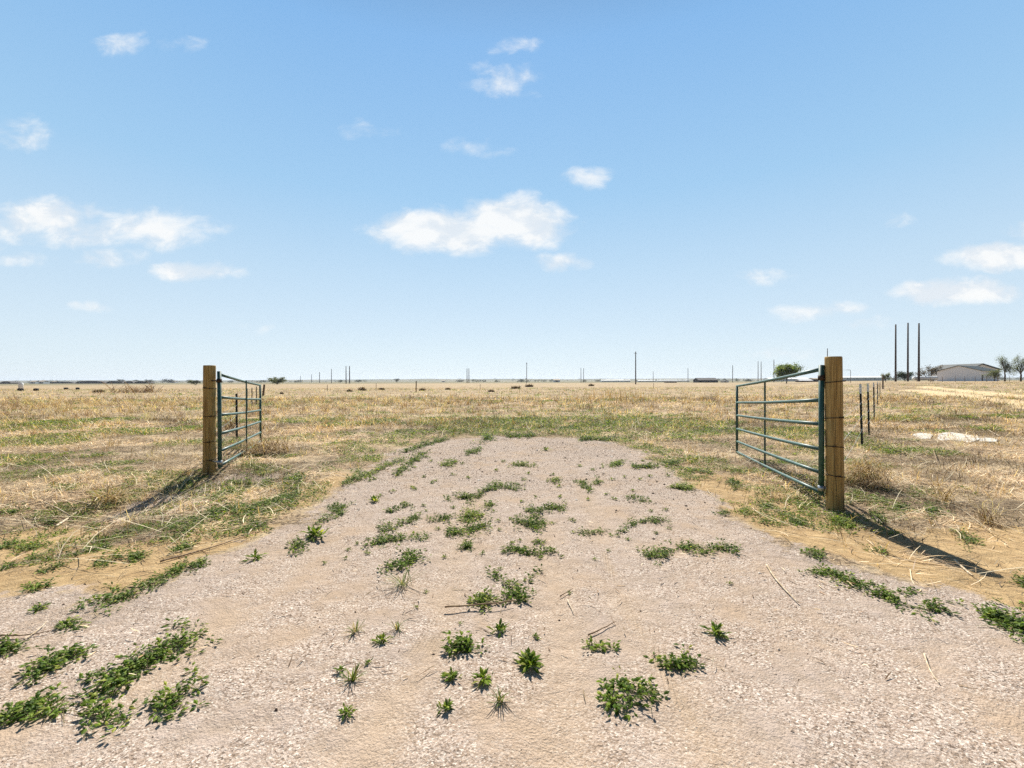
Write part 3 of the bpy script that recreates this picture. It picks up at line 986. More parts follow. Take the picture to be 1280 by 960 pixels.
# ------------------------------------------------------------------ weeds on and beside the drive
def weed(poly, wpx, label, style='mat', cat='weed', name='weed', group=None, dens=1.0, hh=1.0, weights=None, seed=0):
    rg = np.random.default_rng(1000 + seed)
    poly = np.array(poly, float).reshape(-1, 2)
    cx, cy = poly.mean(0)
    ox, oy, oz = ground(cx, cy)
    mpp = oy / F                                # metres per photo pixel, across
    seg = np.hypot(*(np.diff(poly, axis=0).T)) if len(poly) > 1 else np.array([0.0])
    Lm, Wm = seg.sum() * mpp * 1.25, wpx * mpp
    area = (Lm + Wm) * Wm * 0.9
    lw = max(1.0, oy / 4.5)                     # leaves of far plants are drawn a little larger
    if style == 'grass':
        n = int(38 * dens)
        B = np.stack([rg.normal(0, wpx * mpp * 0.08, n), rg.normal(0, wpx * mpp * 0.08, n), np.zeros(n)], -1)
        az = rg.uniform(0, 2 * math.pi, n)
        V, Q, k = strips(B, az, rg.uniform(0.35, 1.4, n), wpx * mpp * rg.uniform(0.45, 0.95, n), np.full(n, 0.0045 * lw), rg.uniform(0.2, 1.3, n), rg.uniform(-0.3, 0.3, n))
        c = np.repeat(np.where(rg.random((n, 1)) < 0.6, np.array([[0.11, 0.16, 0.04]]), np.array([[0.30, 0.25, 0.12]])) * rg.uniform(0.8, 1.2, (n, 1)), k, 0)
        o = np_mesh(name, V + np.array([0, 0, 0.0]), [Q], M['leaf'], colors=c)
    elif style == 'rosette':
        n = int(46 * dens) + 8
        R = wpx * mpp * 0.5
        az = rg.uniform(0, 2 * math.pi, n)
        el = rg.uniform(-0.05, 1.2, n)
        L = R * rg.uniform(0.3, 1.05, n)
        rr = R * 0.75 * rg.random(n) ** 1.5 * np.where(rg.random(n) < 0.5, 1, 0.1)
        a2 = az + rg.normal(0, 0.7, n)
        B = np.stack([np.cos(a2) * rr, np.sin(a2) * rr * 0.8, 0.004 + rg.random(n) * 0.25 * R], -1)
        V, T = leaves(B, az, el, L, L * rg.uniform(0.18, 0.36, n), 0.25)
        o = np_mesh(name, V, [T], M['leaf'], colors=leaf_colors(n, 5, weights or (0.2, 0.3, 0.28, 0.12, 0.1), rg))
    else:
        # creeping mat: crowns strung along the patch, each with a whorl of small oval leaves
        crowns = max(7, int(area * 800 * dens / lw ** 1.2))
        t = rg.random(crowns) * (len(poly) - 1) if len(poly) > 1 else np.zeros(crowns)
        i = np.minimum(t.astype(int), max(len(poly) - 2, 0))
        f = (t - i)[:, None]
        C = poly[i] * (1 - f) + poly[np.minimum(i + 1, len(poly) - 1)] * f
        ang, rad = rg.uniform(0, 2 * math.pi, crowns), np.minimum(np.abs(rg.normal(0, 0.5, crowns)), 1.3) * wpx * 0.72
        C = C + np.stack([np.cos(ang) * rad, np.sin(ang) * rad * (0.85 if len(poly) > 1 else 0.5) * min(1.0, 3.3 * CAM_H / oy)], -1)
        kp = fbm(C[:, 0] + seed * 31, C[:, 1] * 1.8, 13, 2, 99) > 0.37
        if kp.sum() >= 5 and wpx >= 14 and Lm > 0.25:
            C = C[kp]
            crowns = len(C)
        gx, gy = flat_hit(C[:, 0], C[:, 1])
        gz = height(gx, gy)
        m = rg.integers(6, 12, crowns)
        ci = np.repeat(np.arange(crowns), m)
        n = len(ci)
        az = rg.uniform(0, 2 * math.pi, n)
        rr = rg.random(n) * 0.030 * lw ** 0.6
        hgt = (rg.random(n) ** 1.5) * 0.022 * hh * min(lw, 1.8) * (rg.uniform(0.3, 1.9, crowns)[ci])
        B = np.stack([gx[ci] + np.cos(az) * rr - ox, gy[ci] + np.sin(az) * rr - oy, gz[ci] + 0.004 + hgt - oz], -1)
        L = rg.uniform(0.014, 0.040, n) * lw ** 0.8 * (0.8 + 0.2 * hh)
        V, T = leaves(B, az, rg.uniform(-0.1, 0.75, n), L, L * rg.uniform(0.36, 0.55, n), 0.2)
        # thin prostrate stems under the leaves
        sv, sq, sk = strips(np.stack([gx - ox, gy - oy, gz + 0.005 - oz], -1), rg.uniform(0, 6.28, crowns), rg.uniform(0.0, 0.5, crowns), np.full(crowns, 0.07 * lw), np.full(crowns, 0.003 * lw), rg.uniform(0, 0.6, crowns), rg.uniform(-1, 1, crowns))
        ends = poly if len(poly) > 1 and seg.sum() > 1.6 * wpx else np.array([[cx - max(wpx, seg.sum()) * 0.7, cy + 1], [cx + max(wpx, seg.sum()) * 0.7, cy - 1]])
        for off in (-0.12, 0.15, 0.5):
            tt = np.linspace(0, len(ends) - 1, 12)
            ii = np.minimum(tt.astype(int), len(ends) - 2)
            rp = ends[ii] * (1 - (tt - ii))[:, None] + ends[ii + 1] * (tt - ii)[:, None]
            if off == 0.5:
                rp = np.stack([np.full(12, cx) + rg.normal(0, 0.6, 12), cy + np.linspace(-0.5, 0.5, 12) * wpx * 0.7 * min(1.0, 3.3 * CAM_H / oy)], -1)
            else:
                rp = rp + np.stack([rg.normal(0, 0.6, 12), rg.normal(0, 0.6, 12) + off * wpx * min(1.0, 3.3 * CAM_H / oy)], -1)
            hx, hy = flat_hit(rp[:, 0], rp[:, 1])
            c3 = np.stack([hx - ox, hy - oy, height(hx, hy) + 0.008 - oz], -1)
            wd = np.array([0.0, 0.0018 * lw, 0.0])
            b0 = len(sv)
            sv = np.vstack([sv, np.stack([c3 - wd, c3 + wd], 1).reshape(-1, 3)])
            sq = np.vstack([sq, b0 + np.array([(2 * i, 2 * i + 2, 2 * i + 3, 2 * i + 1) for i in range(11)])])
        tone = np.repeat(rg.uniform(0.75, 1.25, (crowns, 1)), m, 0)
        c1 = leaf_colors(n, 5, weights or (0.30, 0.32, 0.20, 0.08, 0.10), rg) * np.repeat(tone, 5, 0)
        c2 = np.tile(np.array([[0.13, 0.12, 0.05]]), (len(sv), 1))
        # leave out stray leaves that are not joined to the plant's runners
        ns = crowns
        if n + ns + 3 <= 1200:
            boxes = [V.reshape(n, 5, 3), sv[:ns * sk].reshape(ns, sk, 3), sv[ns * sk:].reshape(-1, 24, 3)]
            lo = np.vstack([b_.min(1) for b_ in boxes])
            hi = np.vstack([b_.max(1) for b_ in boxes])
            sz = (hi - lo).max(1)
            gap = np.maximum(0, np.maximum(lo[:, None] - hi[None], lo[None] - hi[:, None]))
            nearm = np.sqrt((gap ** 2).sum(2)) <= np.maximum(0.018, 0.45 * np.maximum(sz[:, None], sz[None]))
            seen = np.zeros(len(lo), bool)
            seen[-2] = True
            while True:
                nxt = seen | nearm[seen].any(0)
                if (nxt == seen).all():
                    break
                seen = nxt
            kl, ks = seen[:n], seen[n:n + ns]
            T = T[np.tile(kl, 4)]
            sq = sq[np.concatenate([np.tile(ks, 3), np.ones(len(sq) - 3 * ns, bool)])]
        AV, AC, sq = np.vstack([V, sv]), np.vstack([c1, c2]), sq + len(V)
        used = np.zeros(len(AV), bool)
        used[T.ravel()] = used[sq.ravel()] = True
        new = np.cumsum(used) - 1
        o = np_mesh(name, AV[used], [new[T], new[sq]], M['leaf'], colors=AC[used])
    o.location = (ox, oy, oz)
    return tag(o, label, cat, group)


BRIGHT = (0.08, 0.25, 0.37, 0.25, 0.05)
GW = 'weed patches on and beside the gravel drive'
WEEDS = [
    # (pixel polyline, width px, style, density, height, weights, label)
    ([(40, 848), (68, 830), (98, 815)], 36, 'mat', 1.4, 1.2, None, 'dense dark green weed clump near the lower left edge, above the long corner strip'),
    ([(128, 866), (165, 838), (210, 808), (250, 793)], 36, 'mat', 1.3, 1.2, None, 'long slanting strip of dark green weeds at lower left'),
    ([(0, 900), (55, 882), (115, 888), (150, 900)], 36, 'mat', 1.2, 1.2, None, 'broad leafy weed patch in the lower left corner'),
    ([(190, 900), (215, 876), (240, 852)], 34, 'mat', 1.2, 1.2, None, 'leafy weed patch right of the lower left corner patch, reaching up to a thin tip'),
    ([(6, 812)], 38, 'mat', 1.3, 1.2, None, 'dark weed clump cut by the left edge of the picture'),
    ([(75, 785), (118, 757), (168, 741)], 22, 'mat', 1.2, 1.0, None, 'narrow slanting weed strip along the left side of the drive, lower of two'),
    ([(180, 733), (215, 716), (256, 701)], 19, 'mat', 1.4, 1.0, None, 'narrow slanting weed strip along the left side of the drive, upper of two'),
    ([(30, 736), (45, 731), (62, 727)], 12, 'mat', 1.3, 1.2, None, 'small weed clump on bare sand at left with tyre lines beside it'),
    ([(42, 764), (58, 755)], 9, 'mat', 1.0, 0.8, None, 'thin dark sprig on grey gravel at far left'),
    ([(318, 699)], 27, 'rosette', 0.7, 1, None, 'single star-shaped weed on bare gravel left of the drive'),
    ([(363, 688), (380, 680)], 16, 'mat', 1.2, 1.0, None, 'small dark weed clump at the left side of the drive, touching a brighter tuft'),
    ([(395, 670)], 34, 'rosette', 1.2, 1, BRIGHT, 'upright bright leafy weed at the left side of the drive'),
    ([(415, 640), (432, 631)], 16, 'mat', 1.2, 1, None, 'weed clump on the left part of the drive, uphill of the bright leafy tuft'),
    ([(362, 603), (376, 600)], 26, 'mat', 1.4, 1.5, None, 'dark tufted weed clump left of the drive in line with the left post foot'),
    ([(212, 655), (262, 640), (305, 634)], 32, 'mat', 1.5, 1.2, None, 'dark weed band below the foot of the left wooden post'),
    ([(266, 620), (300, 607), (338, 602)], 27, 'mat', 1.5, 1.3, BRIGHT, 'brighter green weed band just right of the left wooden post foot'),
    ([(305, 640), (345, 628), (372, 619)], 27, 'mat', 1.5, 1.2, None, 'dark weed band reaching towards the drive at right of the left post'),
    ([(306, 662), (330, 655)], 16, 'mat', 1.2, 1, None, 'small weed clump with a dry stalk across it on the left sand'),
    ([(205, 668), (240, 658)], 14, 'mat', 1.1, 1, None, 'thin weed strip below the dark band at the left post'),
    ([(165, 698), (178, 690)], 20, 'mat', 1.4, 1.2, None, 'rounded green weed clump on the left sand'),
    ([(20, 670), (50, 664)], 13, 'mat', 1.4, 1.2, BRIGHT, 'long green weed clump on the sand near the left edge'),
    ([(0, 666), (22, 660)], 12, 'mat', 1.2, 1, None, 'dark weed clump at the left edge above the tyre-marked sand'),
    ([(2, 702), (14, 698)], 14, 'mat', 1.1, 1, None, 'green sprig at the left edge just above the tyre lines'),
    ([(50, 710), (80, 703)], 9, 'mat', 1.2, 1, None, 'low thin weed on the left sand with a twig running through it'),
    ([(30, 686), (62, 682)], 10, 'mat', 1.1, 1, None, 'thin greyish weed line on the left sand'),
    ([(78, 694), (110, 680), (138, 676)], 12, 'mat', 1.1, 1, None, 'sparse weed line running up towards the post shadow on the left sand'),
    ([(50, 636), (68, 636)], 12, 'mat', 1.1, 1, None, 'small weed clump by the pale forked branch at left'),
    ([(112, 642), (122, 640)], 14, 'mat', 1.2, 1.2, None, 'small weed tuft just right of the pale forked branch'),
    ([(0, 632), (30, 628)], 12, 'mat', 1.0, 1, None, 'low weed clump at the left edge below the straw'),
    ([(480, 712), (505, 706), (524, 696)], 18, 'mat', 1.4, 1.5, None, 'bushy weed clump with a raised head, left of the centre line'),
    ([(505, 731)], 42, 'grass', 1.0, 1, None, 'spiky yellow-green grass tuft just below the bushy left clump'),
    ([(460, 682), (490, 676), (536, 670)], 12, 'mat', 1.3, 1, None, 'long thin weed strip left of the centre, lowest of three'),
    ([(475, 665), (490, 660)], 16, 'mat', 1.0, 1, None, 'loose weed clump left of centre above the long thin strip'),
    ([(498, 656), (525, 647)], 12, 'mat', 1.2, 1, None, 'small weed strip left of centre between two larger strips'),
    ([(485, 640), (512, 631)], 10, 'mat', 1.1, 1, None, 'narrow weed strip on the left of the drive with a thin lower tail'),
    ([(468, 627)], 18, 'rosette', 1.2, 1, BRIGHT, 'small bright weed on the upper left of the drive'),
    ([(535, 651), (565, 647)], 11, 'mat', 1.2, 1, None, 'weed strip leading into the bright central clump from the left'),
    ([(580, 645), (600, 643)], 20, 'mat', 1.4, 1.4, BRIGHT, 'bright yellow-green weed clump in the centre of the drive'),
    ([(560, 668), (588, 662), (616, 655)], 15, 'mat', 1.4, 1.1, None, 'dark weed strip directly below the bright central clump'),
    ([(556, 625), (578, 622), (600, 620)], 14, 'mat', 1.4, 1.1, None, 'rounded dark weed band above the bright central clump'),
    ([(605, 614), (625, 609), (652, 609)], 14, 'mat', 1.3, 1.3, None, 'wide weed band near the middle of the drive, topmost of the central group'),
    ([(612, 632)], 15, 'mat', 1.3, 1.2, None, 'short upright weed linking the upper and central bands'),
    ([(583, 683)], 22, 'mat', 1.2, 1, None, 'lone small weed below the central dark strip'),
    ([(660, 640), (685, 637), (705, 636)], 14, 'mat', 1.4, 1.2, None, 'upper half of the weed cluster right of centre'),
    ([(645, 655), (665, 655), (682, 652)], 19, 'mat', 1.4, 1.2, None, 'broad lower half of the weed cluster right of centre'),
    ([(635, 687), (662, 690), (692, 689)], 13, 'mat', 1.3, 1.1, None, 'weed strip with a tail to the left, below the right-of-centre cluster'),
    ([(676, 676)], 13, 'mat', 1.1, 1, None, 'small weed sitting just above the tailed strip'),
    ([(612, 716), (636, 733), (660, 727), (676, 715)], 9, 'mat', 0.9, 1, None, 'V-shaped straggling weed at the middle of the drive'),
    ([(596, 754), (612, 752)], 24, 'mat', 1.4, 1.4, BRIGHT, 'bright leafy weed with a dry stick lying across it'),
    ([(638, 748), (655, 748)], 26, 'mat', 1.2, 1.2, None, 'dark weed patch beside the stick, below the V-shaped weed'),
    ([(625, 790)], 28, 'rosette', 1.1, 1, None, 'dark star-shaped weed below the stick in the lower centre'),
    ([(577, 812)], 38, 'mat', 1.5, 1.6, None, 'bushy upright weed in the lower centre left of two small tufts'),
    ([(564, 848)], 26, 'rosette', 1.1, 1, None, 'low green weed in the lower centre beside a dry chip'),
    ([(604, 851)], 34, 'rosette', 1.2, 1, BRIGHT, 'bright green star weed in the lower centre'),
    ([(625, 877)], 26, 'grass', 0.8, 1, None, 'thin grass tuft at the bottom, below the bright star weed'),
    ([(558, 887)], 24, 'rosette', 1.1, 1, None, 'dark weed at the bottom between the tyre lines and the grass tuft'),
    ([(663, 834)], 42, 'rosette', 1.6, 1, None, 'large star-shaped weed in the lower centre, right of the others'),
    ([(478, 803)], 22, 'rosette', 1.0, 1, BRIGHT, 'small bright weed left of the tyre lines'),
    ([(443, 790)], 24, 'grass', 0.7, 1, None, 'small dry grass tuft left of the tyre lines'),
    ([(497, 787)], 20, 'grass', 0.6, 1, None, 'tiny grass tuft beside the tyre lines'),
    ([(440, 851)], 28, 'grass', 0.9, 1, None, 'fuzzy green tuft at lower left of the tyre lines'),
    ([(424, 840)], 18, 'rosette', 0.6, 1, None, 'thin dark sprig next to the fuzzy tuft'),
    ([(460, 829)], 12, 'rosette', 0.8, 1, None, 'tiny dark weed above the fuzzy tuft'),
    ([(433, 893)], 24, 'rosette', 1.0, 1, None, 'pale green weed at the bottom left of centre'),
    ([(752, 880), (790, 862), (818, 872)], 44, 'mat', 0.85, 1.2, None, 'large loose spreading weed at the bottom right of centre'),
    ([(826, 826), (850, 832), (870, 828)], 24, 'mat', 1.1, 1.3, None, 'clumped weed with one large dark leaf above the spreading bottom weed'),
    ([(895, 793)], 34, 'rosette', 1.0, 1, None, 'small weed alone on bare gravel at right of the drive'),
    ([(730, 808), (768, 815)], 11, 'mat', 1.0, 1, BRIGHT, 'low thin yellow-green weed below the short brown stick'),
    ([(670, 797)], 12, 'rosette', 0.8, 1, None, 'tiny weed on gravel between the star weeds'),
    ([(810, 698), (838, 690)], 19, 'mat', 1.2, 1.2, None, 'left end of the weed band across the right of the drive'),
    ([(845, 684), (885, 686), (930, 690)], 18, 'mat', 1.2, 1.2, None, 'long right part of the weed band across the right of the drive'),
    ([(728, 667), (758, 663)], 8, 'mat', 1.1, 0.9, None, 'short thin weed strip right of centre, left of its longer neighbour'),
    ([(784, 656), (812, 652), (836, 650)], 10, 'mat', 1.2, 1, None, 'longer thin weed strip right of centre'),
    ([(778, 664)], 14, 'mat', 0.9, 1, None, 'little weed between the two thin strips'),
    ([(842, 609), (868, 610)], 16, 'mat', 1.4, 1.2, BRIGHT, 'bright rounded weed on the right edge of the drive'),
    ([(760, 585), (782, 576)], 11, 'mat', 1.2, 1, BRIGHT, 'yellow-green weed strip near the far end of the drive'),
    ([(792, 584), (822, 583)], 11, 'mat', 1.4, 1.1, None, 'dark weed band at the upper right of the drive'),
    ([(842, 580)], 20, 'mat', 1.4, 1.2, None, 'round dark weed at the upper right edge of the drive'),
    ([(905, 598), (922, 607)], 17, 'mat', 1.5, 1.2, None, 'dark weed clump outside the drive before the teal gate'),
    ([(958, 632)], 22, 'mat', 1.2, 1, None, 'small weed on sand left of the teal gate'),
    ([(930, 640)], 20, 'mat', 1.2, 1, BRIGHT, 'bright small weed on sand further left of the teal gate'),
    ([(903, 642)], 14, 'mat', 1.1, 1, None, 'tiny weed at the sandy edge of the drive on the right'),
    ([(995, 628), (1022, 632)], 24, 'mat', 1.3, 1.2, BRIGHT, 'green weed mass under the hinge end of the teal gate'),
    ([(1000, 652)], 26, 'mat', 1.1, 1, None, 'weed between the teal gate and the drive, below the green mass'),
    ([(1040, 650), (1062, 656)], 24, 'mat', 1.4, 1.3, BRIGHT, 'bright leafy weed at the foot of the right wooden post'),
    ([(1064, 620), (1080, 622)], 20, 'mat', 1.3, 1.3, BRIGHT, 'bright leafy weed right behind the right wooden post'),
    ([(1090, 640), (1104, 650)], 16, 'mat', 1.2, 1, None, 'weeds along the upper edge of the right post shadow'),
    ([(1126, 634)], 26, 'mat', 1.4, 1.2, None, 'dark weed on the right sand, nearer to the post of two'),
    ([(1160, 642), (1172, 638)], 22, 'mat', 1.4, 1.3, None, 'dark weed on the right sand below the pale dead stalks'),
    ([(1196, 666), (1222, 680)], 16, 'mat', 1.3, 1.1, None, 'dark straggling weed above the tip of the right post shadow'),
    ([(1098, 686)], 18, 'mat', 1.0, 1, None, 'small sprig just below the right post shadow'),
    ([(1008, 690), (1028, 696)], 16, 'mat', 1.1, 1, None, 'short weed strip leading into the long right strip'),
    ([(1004, 712), (1040, 720), (1080, 733)], 17, 'mat', 1.4, 1.1, None, 'upper half of the long dark weed strip on the right of the drive'),
    ([(1085, 738), (1130, 752), (1182, 766)], 24, 'mat', 1.3, 1.1, None, 'lower, broader half of the long dark weed strip on the right of the drive'),
    ([(1232, 770), (1258, 778), (1284, 785)], 36, 'mat', 1.5, 1.4, None, 'dense dark weed clump at the right edge, below the sand'),
    ([(1276, 722), (1300, 728)], 20, 'mat', 1.4, 1.3, None, 'dark weed cut by the right edge beside the bare sand'),
    ([(640, 580), (665, 583)], 10, 'mat', 1.1, 1, BRIGHT, 'yellow-green weed in the upper middle of the drive'),
    ([(682, 563)], 12, 'rosette', 1.0, 1, None, 'small dark weed near the far end of the drive'),
    ([(600, 552), (612, 546)], 18, 'mat', 1.4, 1.5, None, 'upright green weed at the far end of the drive'),
    ([(552, 583), (570, 577)], 12, 'mat', 1.2, 1, BRIGHT, 'bright weed left of the upper drive'),
    ([(492, 596), (515, 578), (532, 566)], 13, 'mat', 1.3, 1.2, None, 'slanting weed line along the upper left edge of the drive'),
    ([(585, 568), (597, 562)], 13, 'mat', 1.2, 1.1, None, 'weed below the upright green one at the far end of the drive'),
    ([(690, 602), (700, 600)], 11, 'mat', 1.1, 1, BRIGHT, 'small bright weed right of the topmost central band'),
    ([(722, 601), (738, 614)], 12, 'mat', 1.0, 1, None, 'loose weed right of centre with dry straw beside it'),
    ([(745, 604)], 14, 'mat', 1.1, 1.2, None, 'upright small weed right of the loose strawy one'),
    ([(505, 566), (532, 556), (562, 549)], 9, 'mat', 1.3, 1.3, None, 'green weed line along the far left corner of the drive'),
    ([(636, 546), (668, 545)], 9, 'mat', 1.4, 1.3, None, 'dark weed clump on the far edge of the drive, just right of its middle'),
    ([(724, 550), (768, 549)], 9, 'mat', 1.4, 1.3, None, 'dark weed band on the far right edge of the drive'),
    ([(700, 536), (722, 535)], 8, 'mat', 1.4, 1.3, None, 'dark weed patch in the grass just beyond the far end of the drive'),
    ([(455, 598), (480, 584), (505, 574)], 10, 'mat', 1.3, 1.2, BRIGHT, 'bright weed line outside the upper left edge of the drive'),
    ([(395, 655), (430, 640)], 10, 'mat', 1.0, 1, None, 'thin trailing weed between the left post and the drive centre'),
    ([(430, 604), (452, 596)], 13, 'mat', 1.3, 1.2, None, 'low weed patch left of the upper drive, in line with the left post foot'),
    ([(858, 588), (890, 592)], 10, 'mat', 1.3, 1.2, BRIGHT, 'bright weeds on the upper right edge of the drive'),
    ([(110, 668), (150, 655), (185, 652)], 14, 'mat', 1.2, 1.1, None, 'weed strip on the left sand running beneath the pale forked branch'),
    ([(118, 702), (140, 698)], 14, 'mat', 1.2, 1.1, None, 'weed clump on the left sand, left of the rounded one'),
    ([(215, 690), (238, 680)], 14, 'mat', 1.3, 1.1, None, 'weed clump on the left sand just above the long dry stalk'),
    ([(790, 622), (812, 628)], 10, 'mat', 1.0, 1, None, 'faint weed strip on the right half of the drive'),
]
for k, (poly, wpx, style, dens, hh, wt, lab) in enumerate(WEEDS):
    weed(poly, wpx, lab, style, 'weed', 'grass_tuft' if style == 'grass' else 'weed', GW, dens, hh, wt, k * 3 + 2)

# tiny sprigs nothing tells apart
SPRIGS = [(random.Random(k).uniform(430, 850) , random.Random(k + 500).uniform(575, 700)) for k in range(80)]
for k, (px, py) in enumerate([(515, 610), (555, 697), (540, 604), (760, 690), (712, 742), (735, 625), (758, 618), (770, 625), (800, 600), (812, 596), (780, 597), (765, 600),
                              (690, 655), (533, 741), (700, 622), (405, 705), (432, 699), (625, 712), (912, 730), (520, 760), (575, 780), (725, 583), (655, 600), (585, 598)] + SPRIGS):
    weed([(px, py)], 9, 'tiny green sprig on the bare gravel drive', 'rosette', 'weed', 'weed', 'tiny sprigs on the gravel drive', 0.5, 1, None, 300 + k)


# ------------------------------------------------------------------ sticks and dead stalks
def stick(pts_px, wpx, label, mat='stick', lift=0.012, forks=0, seed=1, name='dry_stick'):
    rg = random.Random(seed)
    P = []
    for i, (px, py) in enumerate(pts_px):
        x, y, z = ground(px, py)
        P.append(np.array([x, y, z + lift]))
    o = P[0].copy()
    # smooth resample
    Q = []
    for i in range(len(P) - 1):
        p0, p1, p2, p3 = P[max(i - 1, 0)], P[i], P[i + 1], P[min(i + 2, len(P) - 1)]
        for t in np.linspace(0, 1, 6, endpoint=False):
            Q.append(0.5 * (2 * p1 + (p2 - p0) * t + (2 * p0 - 5 * p1 + 4 * p2 - p3) * t ** 2 + (3 * p1 - p0 - 3 * p2 + p3) * t ** 3))
    Q.append(P[-1])
    Q = [q - o + np.array([0, 0, rg.uniform(0, 0.004)]) for q in Q]
    r = wpx * (o[1] / F) / 2
    m = MB().tube(Q, np.linspace(r, r * 0.45, len(Q)), 7)
    for k in range(forks):
        i = rg.randrange(2, len(Q) - 2)
        d = np.array([rg.uniform(-1, 1), rg.uniform(-0.6, 1), rg.uniform(0.1, 0.6)])
        L = rg.uniform(0.15, 0.4)
        m.tube([Q[i], Q[i] + d * L * 0.5, Q[i] + d * L + np.array([0, 0, -0.05 * L])], [r * 0.6, r * 0.45, r * 0.25], 6)
    ob = m.build(name, M[mat], None, True)
    ob.location = o
    return tag(ob, label, 'stick')


stick([(69, 660), (93, 644), (120, 626), (136, 606)], 3.0, 'pale forked dead branch lying on the left sand', forks=5, seed=4, name='dead_branch')
stick([(200, 704), (255, 689), (300, 674), (326, 664)], 2.4, 'long dry stalk lying along the left edge of the drive', 'stick_dark')
stick([(310, 670), (318, 660), (334, 653)], 1.8, 'thin curved straw arching over a weed left of the drive')
stick([(958, 708), (972, 729), (998, 756)], 2.4, 'pale straw stalk on bare gravel at right of the drive')
stick([(1155, 819), (1163, 840), (1174, 856)], 2.2, 'short pale stalk with a dark end on gravel at lower right', lift=0.006)
stick([(556, 765), (600, 762), (642, 757)], 2.6, 'dry stick lying across the bright weed in the lower centre', 'stick_dark', 0.03)
stick([(735, 797), (750, 790), (769, 780)], 2.2, 'short brown stick on bare gravel right of centre', 'stick_dark')
stick([(1193, 702), (1204, 712), (1216, 722)], 3.0, 'pale stick near the tip of the right post shadow')
stick([(700, 748), (716, 738)], 1.6, 'small thin twig on gravel below the centre', 'stick_dark')
stick([(709, 752), (717, 768)], 1.4, 'thin pale twig pointing at the viewer below the centre')
stick([(1090, 688), (1130, 700), (1160, 706), (1190, 703)], 1.2, 'thin dark root beside the right post shadow', 'stick_dark', 0.004)
stick([(0, 797), (30, 797), (62, 792)], 2.2, 'brown stalk at the left edge above the dark clump', 'stick_dark')
stick([(30, 803), (48, 790), (58, 780)], 2.0, 'pale broken straw at the left edge among stalks')
stick([(1167, 566), (1172, 584)], 0.8, 'thin dark stalk sticking up from the straw at right', 'stick_dark', 0.05)
stick([(1232, 537), (1250, 547)], 1.3, 'pale straight stalk right of the white slabs', 'stick', 0.03)
stick([(475, 796), (500, 783)], 1.0, 'hair-thin straw beside the tyre lines', 'stick', 0.004)


def dead_weed(px, py, wpx, hpx, n, label, seed, pale=0.7, name='dead_weed', fine=False):
    """heap of curved dead stalks from one root"""
    rg = np.random.default_rng(seed)
    x, y, z = ground(px, py)
    mpp = y / F
    R, H = wpx * mpp / 2, hpx * mpp
    if fine:
        B = np.stack([rg.normal(0, R * 0.45, n), rg.normal(0, R * 0.45, n), rg.random(n) * H * 0.6], -1)
        el = rg.uniform(-0.3, 1.2, n)
    else:
        B = rg.normal(0, R * 0.15, (n, 3))
        B[:, 2] = rg.random(n) * 0.03
        el = rg.uniform(0.1, 1.3, n)
    az = rg.uniform(0, 6.28, n)
    L = (R * 0.6 if fine else max(R, H)) * rg.uniform(0.7, 1.4, n)
    V, Q, k = strips(B, az, el, L, np.full(n, max(0.003, 0.9 * mpp) * (0.7 if fine else 1.0)), rg.uniform(0.4, 2.2, n), rg.uniform(-0.9, 0.9, n))
    V[:, 2] = np.maximum(V[:, 2], 0.004)
    c = np.where(rg.random((n, 1)) < pale, np.array([[0.50, 0.38, 0.22]]), np.array([[0.22, 0.14, 0.08]])) * rg.uniform(0.7, 1.2, (n, 1))
    o = np_mesh(name, V, [Q], M['straw'], colors=np.repeat(c, k, 0))
    o.location = (x, y, z)
    return tag(o, label, 'dead weed', 'dead weed heaps around the drive')


dead_weed(1180, 628, 62, 26, 60, 'heap of pale curved dead stalks on the right above the sand', 5, 0.8)
dead_weed(1080, 606, 60, 44, 900, 'fuzzy tan dead bush right of the right wooden post', 6, 0.75, 'dead_bush', True)
dead_weed(1236, 655, 60, 16, 60, 'tangle of grey dead stalks near the right edge above the sand', 7, 0.6)
dead_weed(140, 628, 60, 18, 80, 'tan tuft of bent straw behind the pale forked branch', 8, 0.85)
dead_weed(332, 568, 60, 26, 500, 'brownish dead bush behind the left gate free end', 9, 0.5, 'dead_bush', True)
dead_weed(290, 540, 26, 24, 300, 'reddish brown dead bush seen through the left gate', 10, 0.2, 'dead_bush', True)
dead_weed(1105, 690, 20, 18, 8, 'thin upright dead sprig standing in the right post shadow', 12, 0.3)

# ------------------------------------------------------------------ pale slabs
for (px, py, wpx, dpx, lab, sd_) in ((1154, 545.5, 27, 5.5, 'smaller pale flat slab lying in the grass at right', 1), (1196, 547.5, 56, 9, 'larger pale flat slab lying in the grass at right', 2), (1234, 551.5, 30, 3.5, 'thin pale sliver of slab at the end of the larger slab', 3)):
    rg = random.Random(sd_)
    x, y, z = ground(px, py)
    rr_ = math.hypot(x, y)
    w2, d2 = wpx * y * y / rr_ / F / 2, dpx * y * rr_ / (F * CAM_H) / 2
    pts = []
    for k in range(14):
        a = 2 * math.pi * k / 14
        ca, sa = math.cos(a), math.sin(a)
        s = 1 / max(abs(ca), abs(sa)) ** 0.15 * rg.uniform(0.78, 1.05)
        pts.append((w2 * ca * s, d2 * sa * s, 0.0))
    m = MB().prism([(p[0], p[1], -0.12) for p in pts], (0, 0, 0), (0, 0, 0.135))
    o = m.build('flat_slab', M['slab'], None, False, 0.01)
    o.location = (x, y, z + 0.004)
    o.rotation_euler = (math.radians(2.5), 0, -math.atan2(x, y))
    tag(o, lab, 'slab', 'pale slabs in the grass')


